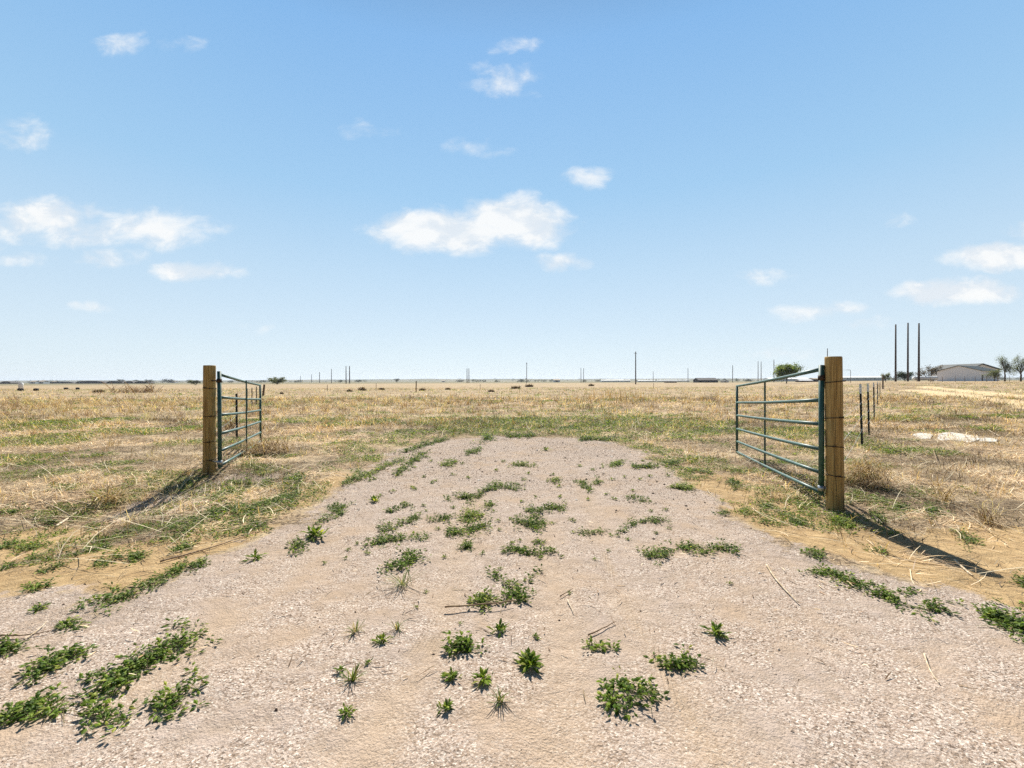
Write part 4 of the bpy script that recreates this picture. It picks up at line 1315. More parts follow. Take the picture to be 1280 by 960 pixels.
# ------------------------------------------------------------------ trees and shrubs
def tree(px, Y, wpx, hpx, label, dense=1.0, bare=0.0, cols=None, trunk_frac=0.35, seed=1, name='tree', sink=0.0, group='trees along the far edge of the field'):
    rg = np.random.default_rng(seed)
    x, y, z = at(px, Y)
    W, H = wpx * Y / F, hpx * Y / F
    root = empty(name, (x, y, z - sink), label, 'tree' if name == 'tree' else 'shrub', group)
    m = MB()
    tr = max(0.03 * H, 0.05)
    m.tube([(0, 0, -0.2), (0.02 * W, 0, H * trunk_frac * 0.6), (0, 0.02 * W, H * trunk_frac), (0.03 * W, 0, H * 0.62)], [tr, tr * 0.8, tr * 0.6, tr * 0.3], 8)
    tips = []
    nl = 9 if name == 'tree' else 7
    for k in range(nl):
        a = k * 2.4 + rg.uniform(-0.4, 0.4)
        h0 = H * trunk_frac * rg.uniform(0.6, 1.25)
        e = np.array([math.cos(a) * W * 0.5 * rg.uniform(0.4, 0.88), math.sin(a) * W * 0.5 * rg.uniform(0.4, 0.88), H * rg.uniform(0.5, 0.97)])
        b = np.array([0, 0, h0])
        mid = lerp(b, e, 0.5) + np.array([0, 0, -0.04 * H])
        m.tube([b, mid, e], [tr * 0.42, tr * 0.28, tr * 0.1], 6)
        tips += [e, lerp(mid, e, 0.55)]
        for j in range(4):
            e2 = lerp(mid, e, rg.uniform(0.1, 0.9)) + rg.normal(0, 0.13, 3) * np.array([W, W, H * 0.8])
            m.tube([lerp(mid, e, rg.uniform(0.0, 0.6)), e2], [tr * 0.2, tr * 0.06], 5)
            tips.append(e2)
    m.build('trunk', M['bark'], root, True)
    tips = np.array(tips)
    tips[:, 2] = np.clip(tips[:, 2], H * 0.12, H * 0.97)
    n = int(2600 * dense * (1 - bare))
    if n > 5:
        ti = rg.integers(0, len(tips), n)
        B = tips[ti] + rg.normal(0, 1, (n, 3)) * np.array([W, W, H]) * 0.07
        L = rg.uniform(0.5, 1.1, n) * max(0.07 * W, 0.16)
        V, T = leaves(B, rg.uniform(0, 6.28, n), rg.uniform(-0.6, 0.9, n), L, L * 0.75)
        cols_ = np.array(cols if cols is not None else GREENS[:3])
        tone = rg.uniform(0.7, 1.3, (len(tips), 1))
        c = cols_[rg.integers(0, len(cols_), n)] * tone[ti] * rg.uniform(0.85, 1.15, (n, 1))
        np_mesh('crown', V, [T], M['tree_leaf'], root, colors=np.repeat(c, 5, 0))
    return root


OLIVE = [(0.12, 0.15, 0.06), (0.16, 0.18, 0.08), (0.085, 0.11, 0.05)]
BRN = [(0.10, 0.075, 0.05), (0.13, 0.095, 0.06), (0.08, 0.07, 0.045)]
SPRING = [(0.13, 0.20, 0.03), (0.20, 0.26, 0.05), (0.08, 0.14, 0.022), (0.25, 0.29, 0.07)]
tree(983, 150, 30, 23, 'round bright green tree behind the teal gate', 2.0, 0, SPRING, 0.3, 31)
tree(1107, 110, 11, 13, 'small olive shrub beside the brown wooden end post', 0.8, 0, OLIVE, 0.2, 32, 'shrub')
tree(1131, 150, 20, 13, 'dark green shrub at the feet of the tall bare poles', 1.0, 0, [(0.035, 0.055, 0.02), (0.055, 0.075, 0.03)], 0.15, 33, 'shrub')
tree(1161, 165, 24, 19, 'brown half-bare tree between the poles and the white house', 0.5, 0, BRN, 0.25, 34)
tree(1256, 118, 15, 31, 'thin spring tree right of the white house, nearer to it', 1.1, 0, OLIVE, 0.4, 35)
tree(1276, 118, 17, 32, 'thin half-bare tree at the right edge of the picture', 0.9, 0, OLIVE, 0.4, 36)
tree(1243, 140, 18, 16, 'low leafy tree in front of the right end of the white house', 0.5, 0, OLIVE, 0.3, 37)
tree(346, 210, 20, 9, 'grey-green rounded bush on the left horizon beyond the leaning stub', 0.8, 0, OLIVE, 0.1, 38, 'shrub')
tree(245, 190, 9, 7, 'small dark bush left of the left wooden post', 0.8, 0, [(0.03, 0.04, 0.018)], 0.1, 39, 'shrub')
tree(239, 260, 9, 6, 'olive bush further left of the left wooden post', 0.6, 0, OLIVE, 0.1, 40, 'shrub')
for k, (px, Y, w, h, lab) in enumerate((
        (151, 420, 9, 6, 'small dark tree left of centre of the left horizon'), (186, 420, 10, 6, 'small dark tree right of the low arched sheds on the left horizon'),
        (170, 520, 7, 5, 'tiny dark tree between two low arched sheds'), (210, 640, 14, 5, 'low dark tree clump on the left horizon nearer the left post'),
        (496, 640, 8, 5, 'small dark tree on the far horizon right of the dark pole pair'), (426, 520, 6, 4, 'tiny dark tree just left of the dark pole pair'),
        (448, 560, 9, 4, 'low dark tree just right of the dark pole pair'), 
        
        (575, 700, 10, 3, 'low tree clump just left of the faint twin poles'))):
    tree(px, Y, w, h, lab, 0.35, 0, [(0.028, 0.036, 0.02), (0.04, 0.048, 0.028)], 0.1, 60 + k)

# far shelterbelts and hedgerows that read as one mass
n = 900
rg = np.random.default_rng(77)
pxs = rg.uniform(-200, 1480, n)
Ys = rg.choice([650, 800, 1000, 1250, 1500, 1900, 2300], n) * rg.uniform(0.97, 1.03, n)
dx = np.array([rays(p, 476.0) for p in pxs])
fx = dx[:, 0] / dx[:, 1] * Ys
keep = fbm(fx, Ys * 2, 260, 2, 51) > 0.56
fx, Ys = fx[keep], Ys[keep]
fz = height(fx, Ys)
VV, TT, CC, c0 = [], [], [], 0
for x, y, z in zip(fx, Ys, fz):
    k = 60
    w, h = rg.uniform(5, 13), rg.uniform(2.0, 4.5) * (1.0 + y / 4000)
    a = rg.uniform(0, 6.28, k)
    r = np.sqrt(rg.random(k)) * w * 0.5
    hh = rg.random(k) ** 0.8 * h
    B = np.stack([x + np.cos(a) * r, y + np.sin(a) * r, z + hh * (1 - (r / w) ** 2)], -1)
    L = rg.uniform(1.0, 2.2, k)
    V, T = leaves(B, rg.uniform(0, 6.28, k), rg.uniform(-0.4, 1.2, k), L, L * 0.7)
    VV.append(V)
    TT.append(T + c0)
    c0 += len(V)
    CC.append(np.repeat(np.array([[0.035, 0.042, 0.028]]) * rg.uniform(0.7, 1.6, (k, 1)), 5, 0))
o = np_mesh('far_woods', np.vstack(VV), [np.vstack(TT)], M['tree_leaf'], colors=np.vstack(CC))
o['kind'] = 'stuff'
tag(o, 'dark hedgerows and tree belts far off along the horizon', 'far woods')


# ------------------------------------------------------------------ buildings
def gable_shed(px0, px1, Y, wall_h, roof_h, depth, label, wall='white_metal', roof='white_metal', doors=0, windows=0, name='shed', group=None, arched=False):
    x0, _, z0 = at(px0, Y)
    x1, _, z1 = at(px1, Y)
    w = x1 - x0
    z = min(z0, z1)
    root = empty(name, ((x0 + x1) / 2, Y, z), label, 'building', group)
    MB().box((-w / 2, 0, -0.3), (w / 2, depth, wall_h)).build('wall', M[wall], root)
    ov = 0.3
    if arched:
        pts = [(-w / 2 - 0.02, -ov, wall_h + 0.003)] + [(-w / 2 * math.cos(math.pi * k / 14), -ov, wall_h + 0.003 + roof_h * math.sin(math.pi * k / 14)) for k in range(1, 14)] + [(w / 2 + 0.02, -ov, wall_h + 0.003)]
        MB().prism(pts, (0, -ov, 0), (0, depth + ov, 0)).build('roof', M[roof], root)
    else:
        pts = [(-w / 2 - ov, -ov, wall_h + 0.003), (-w / 2 - ov, depth / 2, wall_h + roof_h), (-w / 2 - ov, depth + ov, wall_h + 0.003)]
        MB().prism(pts, (-w / 2 - ov, 0, 0), (w / 2 + ov, 0, 0)).build('roof', M[roof], root)
    for k in range(doors):
        cx = -w / 2 + w * (k + 0.5) / doors
        MB().box((cx - min(1.6, w * 0.12), -0.05, 0), (cx + min(1.6, w * 0.12), -0.003, wall_h * 0.8)).build('door', M['dark_siding'], root)
    for k in range(windows):
        cx = -w / 2 + w * (k + 0.5) / windows + w * 0.2 / windows
        MB().box((cx - 0.5, -0.04, wall_h * 0.45), (cx + 0.5, -0.003, wall_h * 0.75)).build('window', M['glass'], root)
    return root


gl = 'long white low buildings on the horizon'
gable_shed(752, 788, 620, 2.2, 0.8, 12, 'long white low building left of the single tall pole', 'white_paint', 'white_paint', 0, 3, group=gl)
gable_shed(798, 820, 620, 1.8, 0.7, 12, 'white low building just right of the single tall pole', 'white_paint', 'white_paint', 0, 2, group=gl)
gable_shed(822, 862, 640, 1.9, 0.7, 12, 'long white low building left of the dark shed', 'white_paint', 'white_paint', 0, 4, group=gl)
gable_shed(1052, 1108, 420, 3.2, 1.0, 16, 'long white low building behind the right fence', 'white_paint', 'white_paint', 0, 5, group=gl)
gable_shed(962, 1012, 520, 3.0, 1.2, 14, 'pale low building behind the bright green tree', 'white_metal', 'white_metal', 0, 4, group=gl)
gable_shed(873.5, 897.5, 320, 1.7, 1.7, 10, 'dark brown shed with dark roof on the horizon', 'dark_siding', 'dark_siding', 2, 0)
gable_shed(903, 911, 320, 1.0, 0.5, 3, 'tiny pale shed right of the dark shed', 'white_metal', 'dark_siding', 1, 0)
gable_shed(832, 846, 300, 0.8, 0.3, 3, 'low brown shed below the white buildings', 'tan_siding', 'dark_siding', 1, 0)
gable_shed(1000, 1018, 240, 0.9, 0.5, 4, 'low dark shed at the foot of the bright green tree', 'dark_siding', 'white_metal', 1, 0)
gable_shed(1017, 1024, 240, 1.5, 0.6, 4, 'small dark shed beside the hinge end of the teal gate', 'dark_siding', 'tan_siding', 1, 0)
ga = 'low dark arched sheds on the left horizon'
for (a, b, Y, h, lab) in ((94, 131, 520, 3.2, 'widest low dark arched shed on the left horizon'), (133, 150, 500, 3.0, 'low dark arched shed in the middle of its row'),
                          (155, 167, 500, 2.8, 'small dark arched shed right of the middle one'), (168, 184, 480, 2.6, 'dark arched shed nearest the left post'),
                          (60, 92, 620, 2.8, 'low dark arched shed left of the widest one'), (0, 14, 520, 3.0, 'dark arched shed cut by the left edge')):
    gable_shed(a, b, Y, 0.7, h - 0.7, 10, lab, 'dark_siding', 'dark_siding', 1, 0, 'arched_shed', ga, True)
gs = 'small pale houses on the left horizon'
for (a, b, Y, lab) in ((37, 44, 620, 'small pale house left on the left horizon'), (48, 54, 560, 'tiny white house second from left on the left horizon'), (63, 69, 800, 'small pale house just left of the dark arched sheds'),
                       (212, 219, 900, 'tiny pale house nearest the left wooden post'), (552, 556, 1000, 'tiny white house far left of the faint twin poles'), (692, 700, 560, 'tiny pale house right of the single far pole')):
    gable_shed(a, b, Y, 2.6, 1.6, 8, lab, 'white_metal', 'tan_siding', 1, 2, 'house', gs)


def white_house():
    Y0 = 150.0
    xr, _, z = at(1226.5, Y0)
    z = hz(xr, Y0)
    root = empty('house', (xr, Y0, z), 'white metal farm house with dark green roof on the right', 'house')
    # frame: p along the gable wall (to the left), q along the length (away)
    e1, e2 = np.array([-0.5, 0.866, 0]), np.array([0.866, 0.5, 0])
    w, L, eave, apex = 11.2, 19.0, 3.5, 5.3
    up = np.array([0, 0, 1.0])

    def pt(p, q, h):
        return e1 * p + e2 * q + up * h
    m = MB()
    out = [pt(0, 0, -0.5), pt(w, 0, -0.5), pt(w, 0, eave), pt(w / 2, 0, apex), pt(0, 0, eave)]
    m.prism(out, (0, 0, 0), e2 * L)
    m.build('wall', M['white_metal'], root)
    r = MB()
    t = 0.16
    for p0, p1 in ((-0.35, w / 2), (w + 0.35, w / 2)):
        h0 = eave - 0.35 * (apex - eave) / (w / 2)
        o = [pt(p0, -0.35, h0 + 0.01), pt(p1, -0.35, apex + 0.01), pt(p1, -0.35, apex + t), pt(p0, -0.35, h0 + t)]
        r.prism(o, (0, 0, 0), e2 * (L + 0.7))
    r.build('roof', M['dark_roof'], root)
    for k in range(5):
        q = 2.4 + 3.3 * k
        f = MB()
        f.prism([pt(-0.004, q, 1.0), pt(-0.004, q + 1.5, 1.0), pt(-0.004, q + 1.5, 2.4), pt(-0.004, q, 2.4)], (0, 0, 0), -e1 * 0.05)
        win = f.build('window', M['white_paint'], root)
        MB().prism([pt(-0.056, q + 0.12, 1.12), pt(-0.056, q + 1.38, 1.12), pt(-0.056, q + 1.38, 2.28), pt(-0.056, q + 0.12, 2.28)], (0, 0, 0), -e1 * 0.02).build('pane', M['glass'], win)
    MB().prism([pt(-0.004, 0.5, 0), pt(-0.004, 1.5, 0), pt(-0.004, 1.5, 2.1), pt(-0.004, 0.5, 2.1)], (0, 0, 0), -e1 * 0.05).build('door', M['dark_siding'], root)
    # second, taller building behind it
    x2, Y2, _ = at(1212, 172.0)
    x3, _, _ = at(1249, 172.0)
    z2 = hz(x2, Y2)
    b = empty('barn', (x2, Y2, z2), 'taller barn with dark roof edges standing behind the white house', 'building')
    W = x3 - x2
    MB().prism([(0, 0, -0.5), (W, 0, -0.5), (W, 0, 4.3), (W * 0.4, 0, 6.4), (0, 0, 4.3)], (0, 0, 0), (0, 16, 0)).build('wall', M['white_metal'], b)
    rr = MB()
    for xa, xb in ((-0.5, W * 0.4), (W + 0.5, W * 0.4)):
        s = (6.4 - 4.3) / (W * 0.4 if xa < 0 else W * 0.6) * 0.5
        rr.prism([(xa, -0.6, 4.3 - s + 0.01), (xb, -0.6, 6.41), (xb, -0.6, 6.75), (xa, -0.6, 4.3 - s + 0.36)], (0, 0, 0), (0, 17, 0))
    rr.build('roof', M['dark_roof'], b)
    MB().box((W * 0.62, -0.06, 0), (W * 0.82, -0.004, 3.2)).build('door', M['tan_siding'], b)


white_house()

# white tank lying on saddles left of the house
x, y, z = at(1156.5, 140)
root = empty('tank', (x, y, z), 'long white horizontal tank lying left of the white house', 'tank')
R = 0.62
pts, rad = [], []
for k in range(7):
    a = k / 6 * math.pi / 2
    pts.append((-3.4 - R * math.cos(a) * 0.8 + 0.0, 0, 0.95))
    rad.append(max(R * math.sin(a), 0.01))
body = pts + [(-p[0], 0, 0.95) for p in reversed(pts)]
MB().tube(body, rad + rad[::-1], 18).build('shell', M['white_paint'], root, True)
for sx in (-2.2, 2.2):
    MB().box((sx - 0.12, -0.5, -0.1), (sx + 0.12, 0.5, 0.45)).build('saddle', M['slab'], root)
MB().tube([(0, 0, 1.55), (0, 0, 1.78)], 0.2, 12).build('dome', M['white_paint'], root, True)

# small fence in front of the house
for k, px in enumerate((1163, 1178, 1194, 1206, 1219, 1233, 1247, 1262, 1275)):
    rough_post(px, 104, 1.25, 0.045, 0.0, 'dark post of the low fence in front of the white house', 'posts in front of the white house')

# bent grey pipe frame behind the right wooden post
x, y, z = at(1063.2, 110)
xl, _, _ = at(1049, 110)
o = MB().tube([(0, 0, -0.3), (0, 0, 2.9), (-0.05, 0, 3.1), (-0.25, 0, 3.18), (xl - x, 0, 3.18), (xl - x, 0, -0.3)], 0.05, 8).build('pipe_frame', M['pole_grey'], None, True)
o.location = (x, y, z)
tag(o, 'thin grey bent pipe frame showing right of the right wooden post', 'pipe frame')


# low dark brush heaps out in the field
def brush(px, Y, wpx, hpx, label, seed, col=((0.11, 0.075, 0.05), (0.19, 0.13, 0.085))):
    rg = np.random.default_rng(seed)
    x, y, z = at(px, Y)
    W, H = wpx * Y / F, hpx * Y / F
    n = 260
    r = np.sqrt(rg.random(n))
    a = rg.uniform(0, 6.28, n)
    B = np.stack([np.cos(a) * r * W * 0.42, np.sin(a) * r * W * 0.42, rg.random(n) * H * 0.75 * (1 - r * 0.6)], -1)
    V, Q, k = strips(B, rg.uniform(0, 6.28, n), rg.uniform(-0.2, 0.9, n), rg.uniform(0.15, 0.4, n) * W, np.full(n, 0.012 * Y / 10), rg.uniform(0, 1.2, n), rg.uniform(-0.6, 0.6, n))
    V[:, 2] = np.maximum(V[:, 2], 0.0)
    cc = np.array(col)
    o = np_mesh('brush_pile', V, [Q], M['straw'], colors=np.repeat(cc[rg.integers(0, 2, n)] * rg.uniform(0.7, 1.3, (n, 1)), k, 0))
    o.location = (x, y, z)
    return tag(o, label, 'brush pile', 'low brush piles in the mid field')


for k, (px, Y, w, h, lab) in enumerate(((453, 70, 12, 5, 'dark brush pile right of the close pair of poles'), (477, 76, 9, 3, 'low brush pile between the dark pile and the tall brown post'),
                                         (528, 66, 9, 4, 'brush pile just right of the tall brown mid-field post'), (560, 74, 8, 3, 'low brush pile left of the faint twin poles'),
                                         (661, 110, 12, 4, 'dark brush pile under the single far pole at centre'), (739, 120, 8, 4, 'small dark brush pile left of the long white buildings'),
                                         (352, 52, 5, 4, 'small dark lump of brush in the field right of the leaning stub'), (123, 62, 14, 4, 'low brown brush pile in the left field'),
                                         (645, 84, 14, 3, 'low brown brush pile left of the one under the centre pole'), (614, 58, 10, 3, 'low brown brush pile nearer the viewer below the twin poles'),
                                         (437, 62, 8, 4, 'slanting brush lump just below the close pair of poles'))):
    brush(px, Y, w, h, lab, 400 + k)
brush(170, 60, 60, 3.0, 'long low line of reddish brown brush across the left field', 450, ((0.16, 0.095, 0.055), (0.26, 0.17, 0.10)))


def tyre(px, Y, wpx, label):
    x, y, z = at(px, Y)
    r = wpx * Y / F / 2
    m = MB()
    n, k = 20, 8
    V, q = [], []
    for i in range(n):
        a = 2 * math.pi * i / n
        for j in range(k):
            b = 2 * math.pi * j / k
            rr = r * 0.74 + r * 0.26 * math.cos(b)
            V.append((rr * math.cos(a), rr * math.sin(a), 0.20 + 0.22 * math.sin(b)))
    for i in range(n):
        for j in range(k):
            q.append((i * k + j, ((i + 1) % n) * k + j, ((i + 1) % n) * k + (j + 1) % k, i * k + (j + 1) % k))
    o = m.add(V, q).build('tyre', M['rubber'], None, True)
    o.location = (x, y, z)
    return tag(o, label, 'tyre', 'black tyres lying in the left field')


tyre(25.5, 75, 6, 'black tyre lying under the white drum in the left field')
tyre(45, 75, 5.2, 'black tyre lying right of the white drum in the left field')
tyre(82.5, 88, 4.6, 'black tyre in the left field, left one of the farther pair')
tyre(97, 88, 4.0, 'black tyre in the left field, right one of the farther pair')
x, y, z = at(26, 75)
drum = empty('drum', (x, y, z + 0.42), 'white drum standing on a black tyre at far left', 'drum')
MB().tube([(0, 0, 0), (0, 0, 0.02), (0, 0, 0.42), (0, 0, 0.46), (0, 0, 0.86), (0, 0, 0.9)], [0.28, 0.3, 0.3, 0.32, 0.3, 0.28], 20).build('shell', M['white_paint'], drum, True)
MB().tube([(0, 0, 0.902), (0, 0, 0.93)], 0.25, 16).build('lid', M['white_metal'], drum)

# ------------------------------------------------------------------ gravel, straw, ground cover (uncountable)
def wedge(n, y0, y1, margin=1.25, rg=RNG):
    """points spread evenly over the ground strip the picture can see, plus a margin at both sides"""
    y = np.sqrt(rg.uniform(y0 * y0, y1 * y1, n))
    x = rg.uniform(-1, 1, n) * (y * 1.143 * margin + 0.6)
    return x, y


def build_stones():
    rg = np.random.default_rng(5)
    x, y = wedge(130000, 1.2, 11.0, 1.12, rg)
    sd = drive_sd(x, y)
    p = (sd + (fbm(x, y, 0.9, 5, 41) - 0.5) * 1.1 < 0.05) * (0.25 + 0.9 * sst(fbm(x, y, 0.9, 3, 61), 0.4, 0.65))
    td = np.min([sd_line(x, y, q) for q in RUTS], axis=0)
    p = p * (0.25 + 0.75 * sst(td, 0.1, 0.2))
    p = np.maximum(p, 0.8 * (gauss(x, y, -4.05, 5.6, 0.75) > 0.5))
    k = rg.random(len(x)) < p
    x, y = x[k], y[k]
    n = len(x)
    s = 0.0015 + 0.0032 * rg.random(n) ** 3 + 0.009 * (rg.random(n) > 0.985) * rg.random(n)
    s *= np.clip(y / 3.0, 0.9, 2.2)
    O = np.array([(1, 0, 0), (0, 1, 0), (-1, 0, 0), (0, -1, 0), (0, 0, 0.7), (0, 0, -0.7)], float)
    a = rg.uniform(0, 6.28, n)
    J = O[None] * rg.uniform(0.65, 1.35, (n, 6, 1))
    X = J[..., 0] * np.cos(a)[:, None] - J[..., 1] * np.sin(a)[:, None]
    Y = J[..., 0] * np.sin(a)[:, None] + J[..., 1] * np.cos(a)[:, None]
    z = height(x, y)
    V = np.stack([x[:, None] + X * s[:, None], y[:, None] + Y * s[:, None], z[:, None] + (J[..., 2] * 0.8 + 0.25) * s[:, None]], -1).reshape(-1, 3)
    F8 = np.array([(0, 1, 4), (1, 2, 4), (2, 3, 4), (3, 0, 4), (1, 0, 5), (2, 1, 5), (3, 2, 5), (0, 3, 5)])
    T = ((np.arange(n) * 6)[:, None, None] + F8[None]).reshape(-1, 3)
    pal = np.array([(0.46, 0.35, 0.265), (0.36, 0.26, 0.185), (0.57, 0.47, 0.38), (0.76, 0.69, 0.61), (0.11, 0.075, 0.055), (0.46, 0.31, 0.21)])
    c = pal[rg.choice(6, n, p=(0.22, 0.20, 0.15, 0.09, 0.25, 0.09))] * rg.uniform(0.85, 1.15, (n, 1))
    o = np_mesh('gravel', V, [T], M['stone'], colors=np.repeat(c, 6, 0))
    o['kind'] = 'stuff'
    tag(o, 'small loose gravel chips scattered over the drive', 'gravel')


def straw_density(x, y, sd):
    base = sst(sd + (fbm(x, y, 0.9, 5, 41) - 0.5) * 1.2, 0.0, 0.9) * 0.95
    sandy = sand_mask(x, y, sd)
    v = base * (1 - 0.88 * sandy) * (0.62 + 0.55 * sst(fbm(x, y, 1.7, 3, 71), 0.33, 0.62))
    far_end = gauss(x, y, 1.0, 11.5, 3.2)
    rd = np.minimum(sd_line(x, y, RUT1), sd_line(x, y, RUT2))
    return v * (1 - 0.55 * far_end) * (0.08 + 0.92 * sst(rd, 0.7, 1.6)) + 0.05 + 0.22 * np.exp(-(sd / 0.28) ** 2) * sst(fbm(x, y, 0.8, 3, 45), 0.4, 0.6)


def build_straw():
    rg = np.random.default_rng(9)
    Vs, Qs, Cs, off = [], [], [], 0
    pal = np.array([(0.58, 0.455, 0.295), (0.46, 0.34, 0.21), (0.80, 0.70, 0.52), (0.22, 0.145, 0.092), (0.38, 0.31, 0.24), (0.085, 0.055, 0.038), (0.42, 0.265, 0.15)])
    for (n, y0, y1, upr) in ((75000, 2.0, 8.0, 0.35), (150000, 8.0, 17.0, 0.45), (130000, 17.0, 38.0, 0.6), (80000, 38.0, 95.0, 0.7)):
        x, y = wedge(n, y0, y1, 1.2, rg)
        sd = drive_sd(x, y)
        k = rg.random(n) < straw_density(x, y, sd)
        x, y = x[k], y[k]
        n = len(x)
        # gather blades into wind-combed clumps
        cl = fbm(x, y, 0.8, 2, 81)
        up = rg.random(n) < upr * sst(cl, 0.38, 0.62)
        sc = np.clip(y / 9.0, 0.75, 4.5)
        az = rg.normal(0.4 + 2.2 * (fbm(x, y, 2.0, 2, 85) - 0.5) * 3, 0.9, n) + math.pi * (rg.random(n) < 0.5)
        el = np.where(up, rg.uniform(0.5, 1.35, n), rg.uniform(0.0, 0.22, n))
        L = np.where(up, rg.uniform(0.07, 0.24, n), rg.uniform(0.06, 0.34, n) * (0.6 + 0.6 * rg.random(n))) * np.clip(y / 12, 0.8, 1.7)
        W = 0.0054 * sc * rg.uniform(0.5, 1.7, n)
        lng = rg.random(n) < 0.03
        on = sd[k] < 0.1
        L = np.where(on, L * 0.3, L)
        lng &= ~on
        el = np.where(lng, rg.uniform(0.0, 0.35, n), np.where(on, rg.uniform(0, 0.2, n), el))
        L = np.where(lng, rg.uniform(0.3, 0.75, n), L)
        W = np.where(lng, 0.0075 * np.clip(y / 9.0, 0.9, 2.5), W)
        curl = np.where(up, rg.uniform(0.1, 1.5, n), rg.uniform(-0.1, 0.35, n))
        curl = np.where(lng, rg.uniform(0.0, 0.5, n), curl)
        B = np.stack([x, y, height(x, y, sd[k]) + np.where(up, 0.0, rg.random(n) ** 2 * 0.035 + 0.004)], -1)
        V, Q, kk = strips(B, az, el, L, W, curl, rg.uniform(-0.7, 0.7, n))
        zone = sst(fbm(x, y * 0.7, 4.5, 3, 91), 0.42, 0.62)
        w0 = rg.random(n)
        ci = np.where(w0 < 0.30 + 0.22 * (1 - zone), rg.choice([0, 2, 0, 1], n), np.where(w0 < 0.68, rg.choice([1, 0, 6, 2], n), rg.choice([3, 4, 5], n)))
        tone = 0.40 + 1.02 * sst(fbm(x, y * 0.8, 0.9, 3, 95), 0.33, 0.64)
        c = pal[ci] * rg.uniform(0.75, 1.25, (n, 1)) * tone[:, None] * np.array([1.03, 0.985, 0.955])
        c = np.where((on & (rg.random(n) < 0.6))[:, None], np.array([[0.17, 0.11, 0.07]]) * rg.uniform(0.6, 1.4, (n, 1)), c)
        c = np.where(lng[:, None], np.array([[0.74, 0.64, 0.46]]) * rg.uniform(0.7, 1.1, (n, 1)), c)
        Vs.append(V)
        Qs.append(Q + off)
        off += len(V)
        Cs.append(np.repeat(c, kk, 0))
    # arching tussocks of last year's weeds, thickest on the left of the drive
    nt = 1900
    x, y = wedge(nt, 4.5, 34.0, 1.15, rg)
    sd = drive_sd(x, y)
    left = 0.35 + 0.65 * sst(-x / y, 0.0, 0.35)
    k = rg.random(nt) < left * straw_density(x, y, sd) * 1.1 * sst(sd, 0.2, 0.8)
    x, y = x[k], y[k]
    z = height(x, y, sd[k])
    m = rg.integers(18, 42, len(x))
    ci = np.repeat(np.arange(len(x)), m)
    nn = len(ci)
    size = (rg.uniform(0.5, 1.25, len(x)) * np.clip(y / 14, 0.8, 1.5))[ci]
    az = rg.uniform(0, 6.28, nn) * 0.75 + rg.uniform(0, 6.28, len(x))[ci]
    B = np.stack([x[ci] + rg.normal(0, 0.05, nn) * size, y[ci] + rg.normal(0, 0.05, nn) * size, z[ci]], -1)
    V, Q, kk = strips(B, az, rg.uniform(0.35, 1.35, nn), rg.uniform(0.16, 0.46, nn) * size, 0.0045 * np.clip(y / 9, 0.9, 3.2)[ci] * rg.uniform(0.6, 1.5, nn), rg.uniform(0.7, 2.3, nn), rg.uniform(-0.8, 0.8, nn), )
    V[:, 2] = np.maximum(V[:, 2], np.repeat(z[ci], kk) + 0.004)
    tcol = np.array([(0.66, 0.54, 0.36), (0.52, 0.38, 0.22), (0.40, 0.27, 0.18), (0.72, 0.63, 0.46)])[rg.integers(0, 4, len(x))]
    c = tcol[ci] * rg.uniform(0.6, 1.2, (nn, 1))
    Vs.append(V)
    Qs.append(Q + off)
    off += len(V)
    Cs.append(np.repeat(c, kk, 0))
    o = np_mesh('dry_grass', np.vstack(Vs), [np.vstack(Qs)], M['straw'], colors=np.vstack(Cs))
    o['kind'] = 'stuff'
    tag(o, 'dry matted straw and dead grass covering the field', 'dry grass')


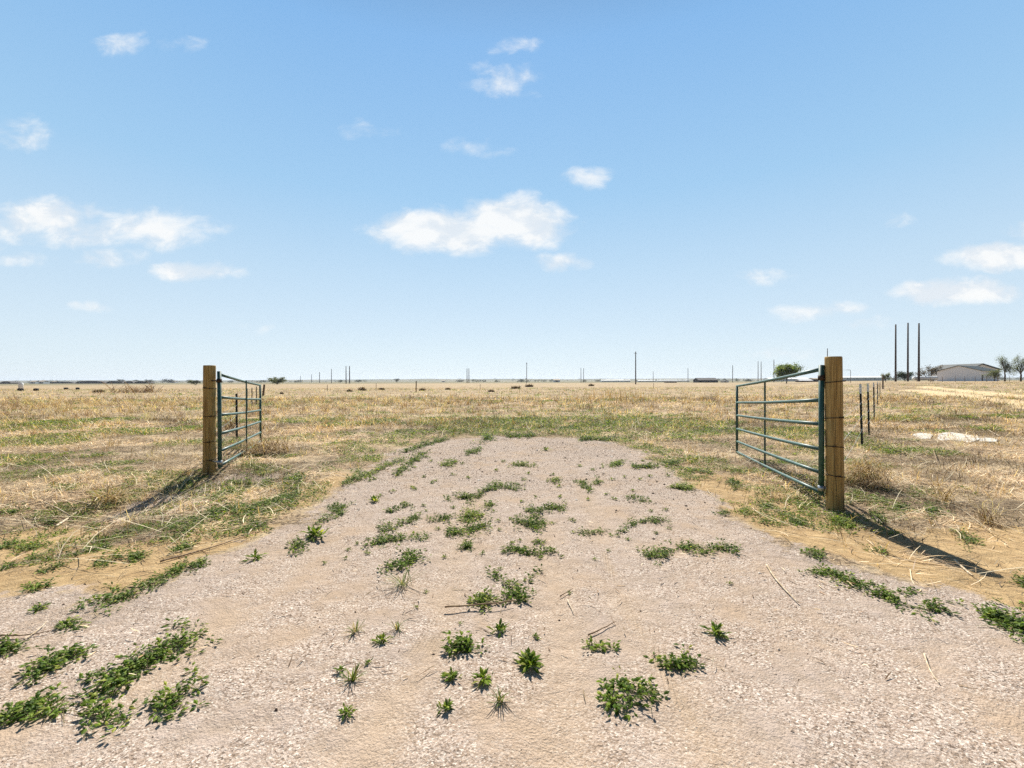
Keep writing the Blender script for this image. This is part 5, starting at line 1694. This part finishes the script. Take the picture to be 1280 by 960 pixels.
def build_cover():
    rg = np.random.default_rng(13)
    Vs, Ts, Cs, off = [], [], [], 0
    for (n, y0, y1) in ((30000, 2.5, 9.0), (30000, 9.0, 17.0), (14000, 17.0, 36.0), (12000, 36.0, 90.0)):
        x, y = wedge(n, y0, y1, 1.2, rg)
        sd = drive_sd(x, y)
        g = green_mask(x, y, sd)
        rd = np.minimum(sd_line(x, y, RUT1), sd_line(x, y, RUT2))
        k = rg.random(n) < g * sst(rd, 0.5, 1.4) * np.where(y > 25, 0.7, 0.9)
        x, y = x[k], y[k]
        crowns = len(x)
        z = height(x, y, sd[k])
        m = rg.integers(6, 12, crowns)
        ci = np.repeat(np.arange(crowns), m)
        nn = len(ci)
        az = rg.uniform(0, 6.28, nn)
        sc = np.clip(y / 8.0, 0.75, 5.0)[ci]
        rr = rg.random(nn) * 0.07 * sc ** 0.8
        B = np.stack([x[ci] + np.cos(az) * rr, y[ci] + np.sin(az) * rr, z[ci] + 0.004 + rg.random(nn) * 0.03 * np.minimum(sc, 1.8)], -1)
        L = rg.uniform(0.028, 0.06, nn) * sc ** 0.85
        V, T = leaves(B, az, rg.uniform(0.0, 0.9, nn), L, L * rg.uniform(0.25, 0.45, nn), 0.2)
        tone = rg.uniform(0.75, 1.3, (crowns, 1))[ci]
        c = np.repeat(leaf_colors(nn, 1, (0.24, 0.30, 0.26, 0.13, 0.07), rg) * tone, 5, 0)
        Vs.append(V)
        Ts.append(T + off)
        off += len(V)
        Cs.append(c)
    o = np_mesh('ground_cover', np.vstack(Vs), [np.vstack(Ts)], M['leaf'], colors=np.vstack(Cs))
    o['kind'] = 'stuff'
    tag(o, 'low green weeds and grass growing through the dry field', 'ground cover')


def build_tall_stalks():
    """the taller pale seed stalks standing beyond the far end of the drive"""
    rg = np.random.default_rng(19)
    n = 420
    px = np.where(rg.random(n) < 0.6, rg.normal(770, 26, n), rg.uniform(560, 900, n))
    Y = rg.uniform(26, 46, n)
    d = np.array([rays(p, 476.0) for p in px])
    x = d[:, 0] / d[:, 1] * Y
    B = np.stack([x, Y, height(x, Y)], -1)
    V, Q, k = strips(B, rg.uniform(0, 6.28, n), rg.uniform(1.1, 1.5, n), rg.uniform(0.3, 1.0, n), np.full(n, 0.02), rg.uniform(0.0, 0.5, n), rg.uniform(-0.3, 0.3, n))
    c = np.repeat(np.array([[0.42, 0.29, 0.16]]) * rg.uniform(0.7, 1.3, (n, 1)), k, 0)
    o = np_mesh('dry_stalks', V, [Q], M['straw'], colors=c)
    o['kind'] = 'stuff'
    tag(o, 'taller thin dry stalks standing in the mid field', 'dry stalks')


build_stones()
build_straw()
build_cover()
build_tall_stalks()

# ------------------------------------------------------------------ the air over the plain
def build_haze():
    m = bpy.data.materials.new('haze_air')
    m.use_nodes = True
    w = NT(m.node_tree)
    v = w.n('ShaderNodeVolumePrincipled')
    v.inputs['Color'].default_value = (0.80, 0.88, 1.0, 1)
    v.inputs['Density'].default_value = 0.00012
    v.inputs['Anisotropy'].default_value = 0.2
    out = w.n('ShaderNodeOutputMaterial')
    w.put(out.inputs['Volume'], v.outputs[0])
    o = MB().box((-8500, -200, -1.5), (8500, 8500, 45)).build('haze', m)
    o['kind'] = 'stuff'
    tag(o, 'thin pale haze in the air over the plain', 'haze')


build_haze()
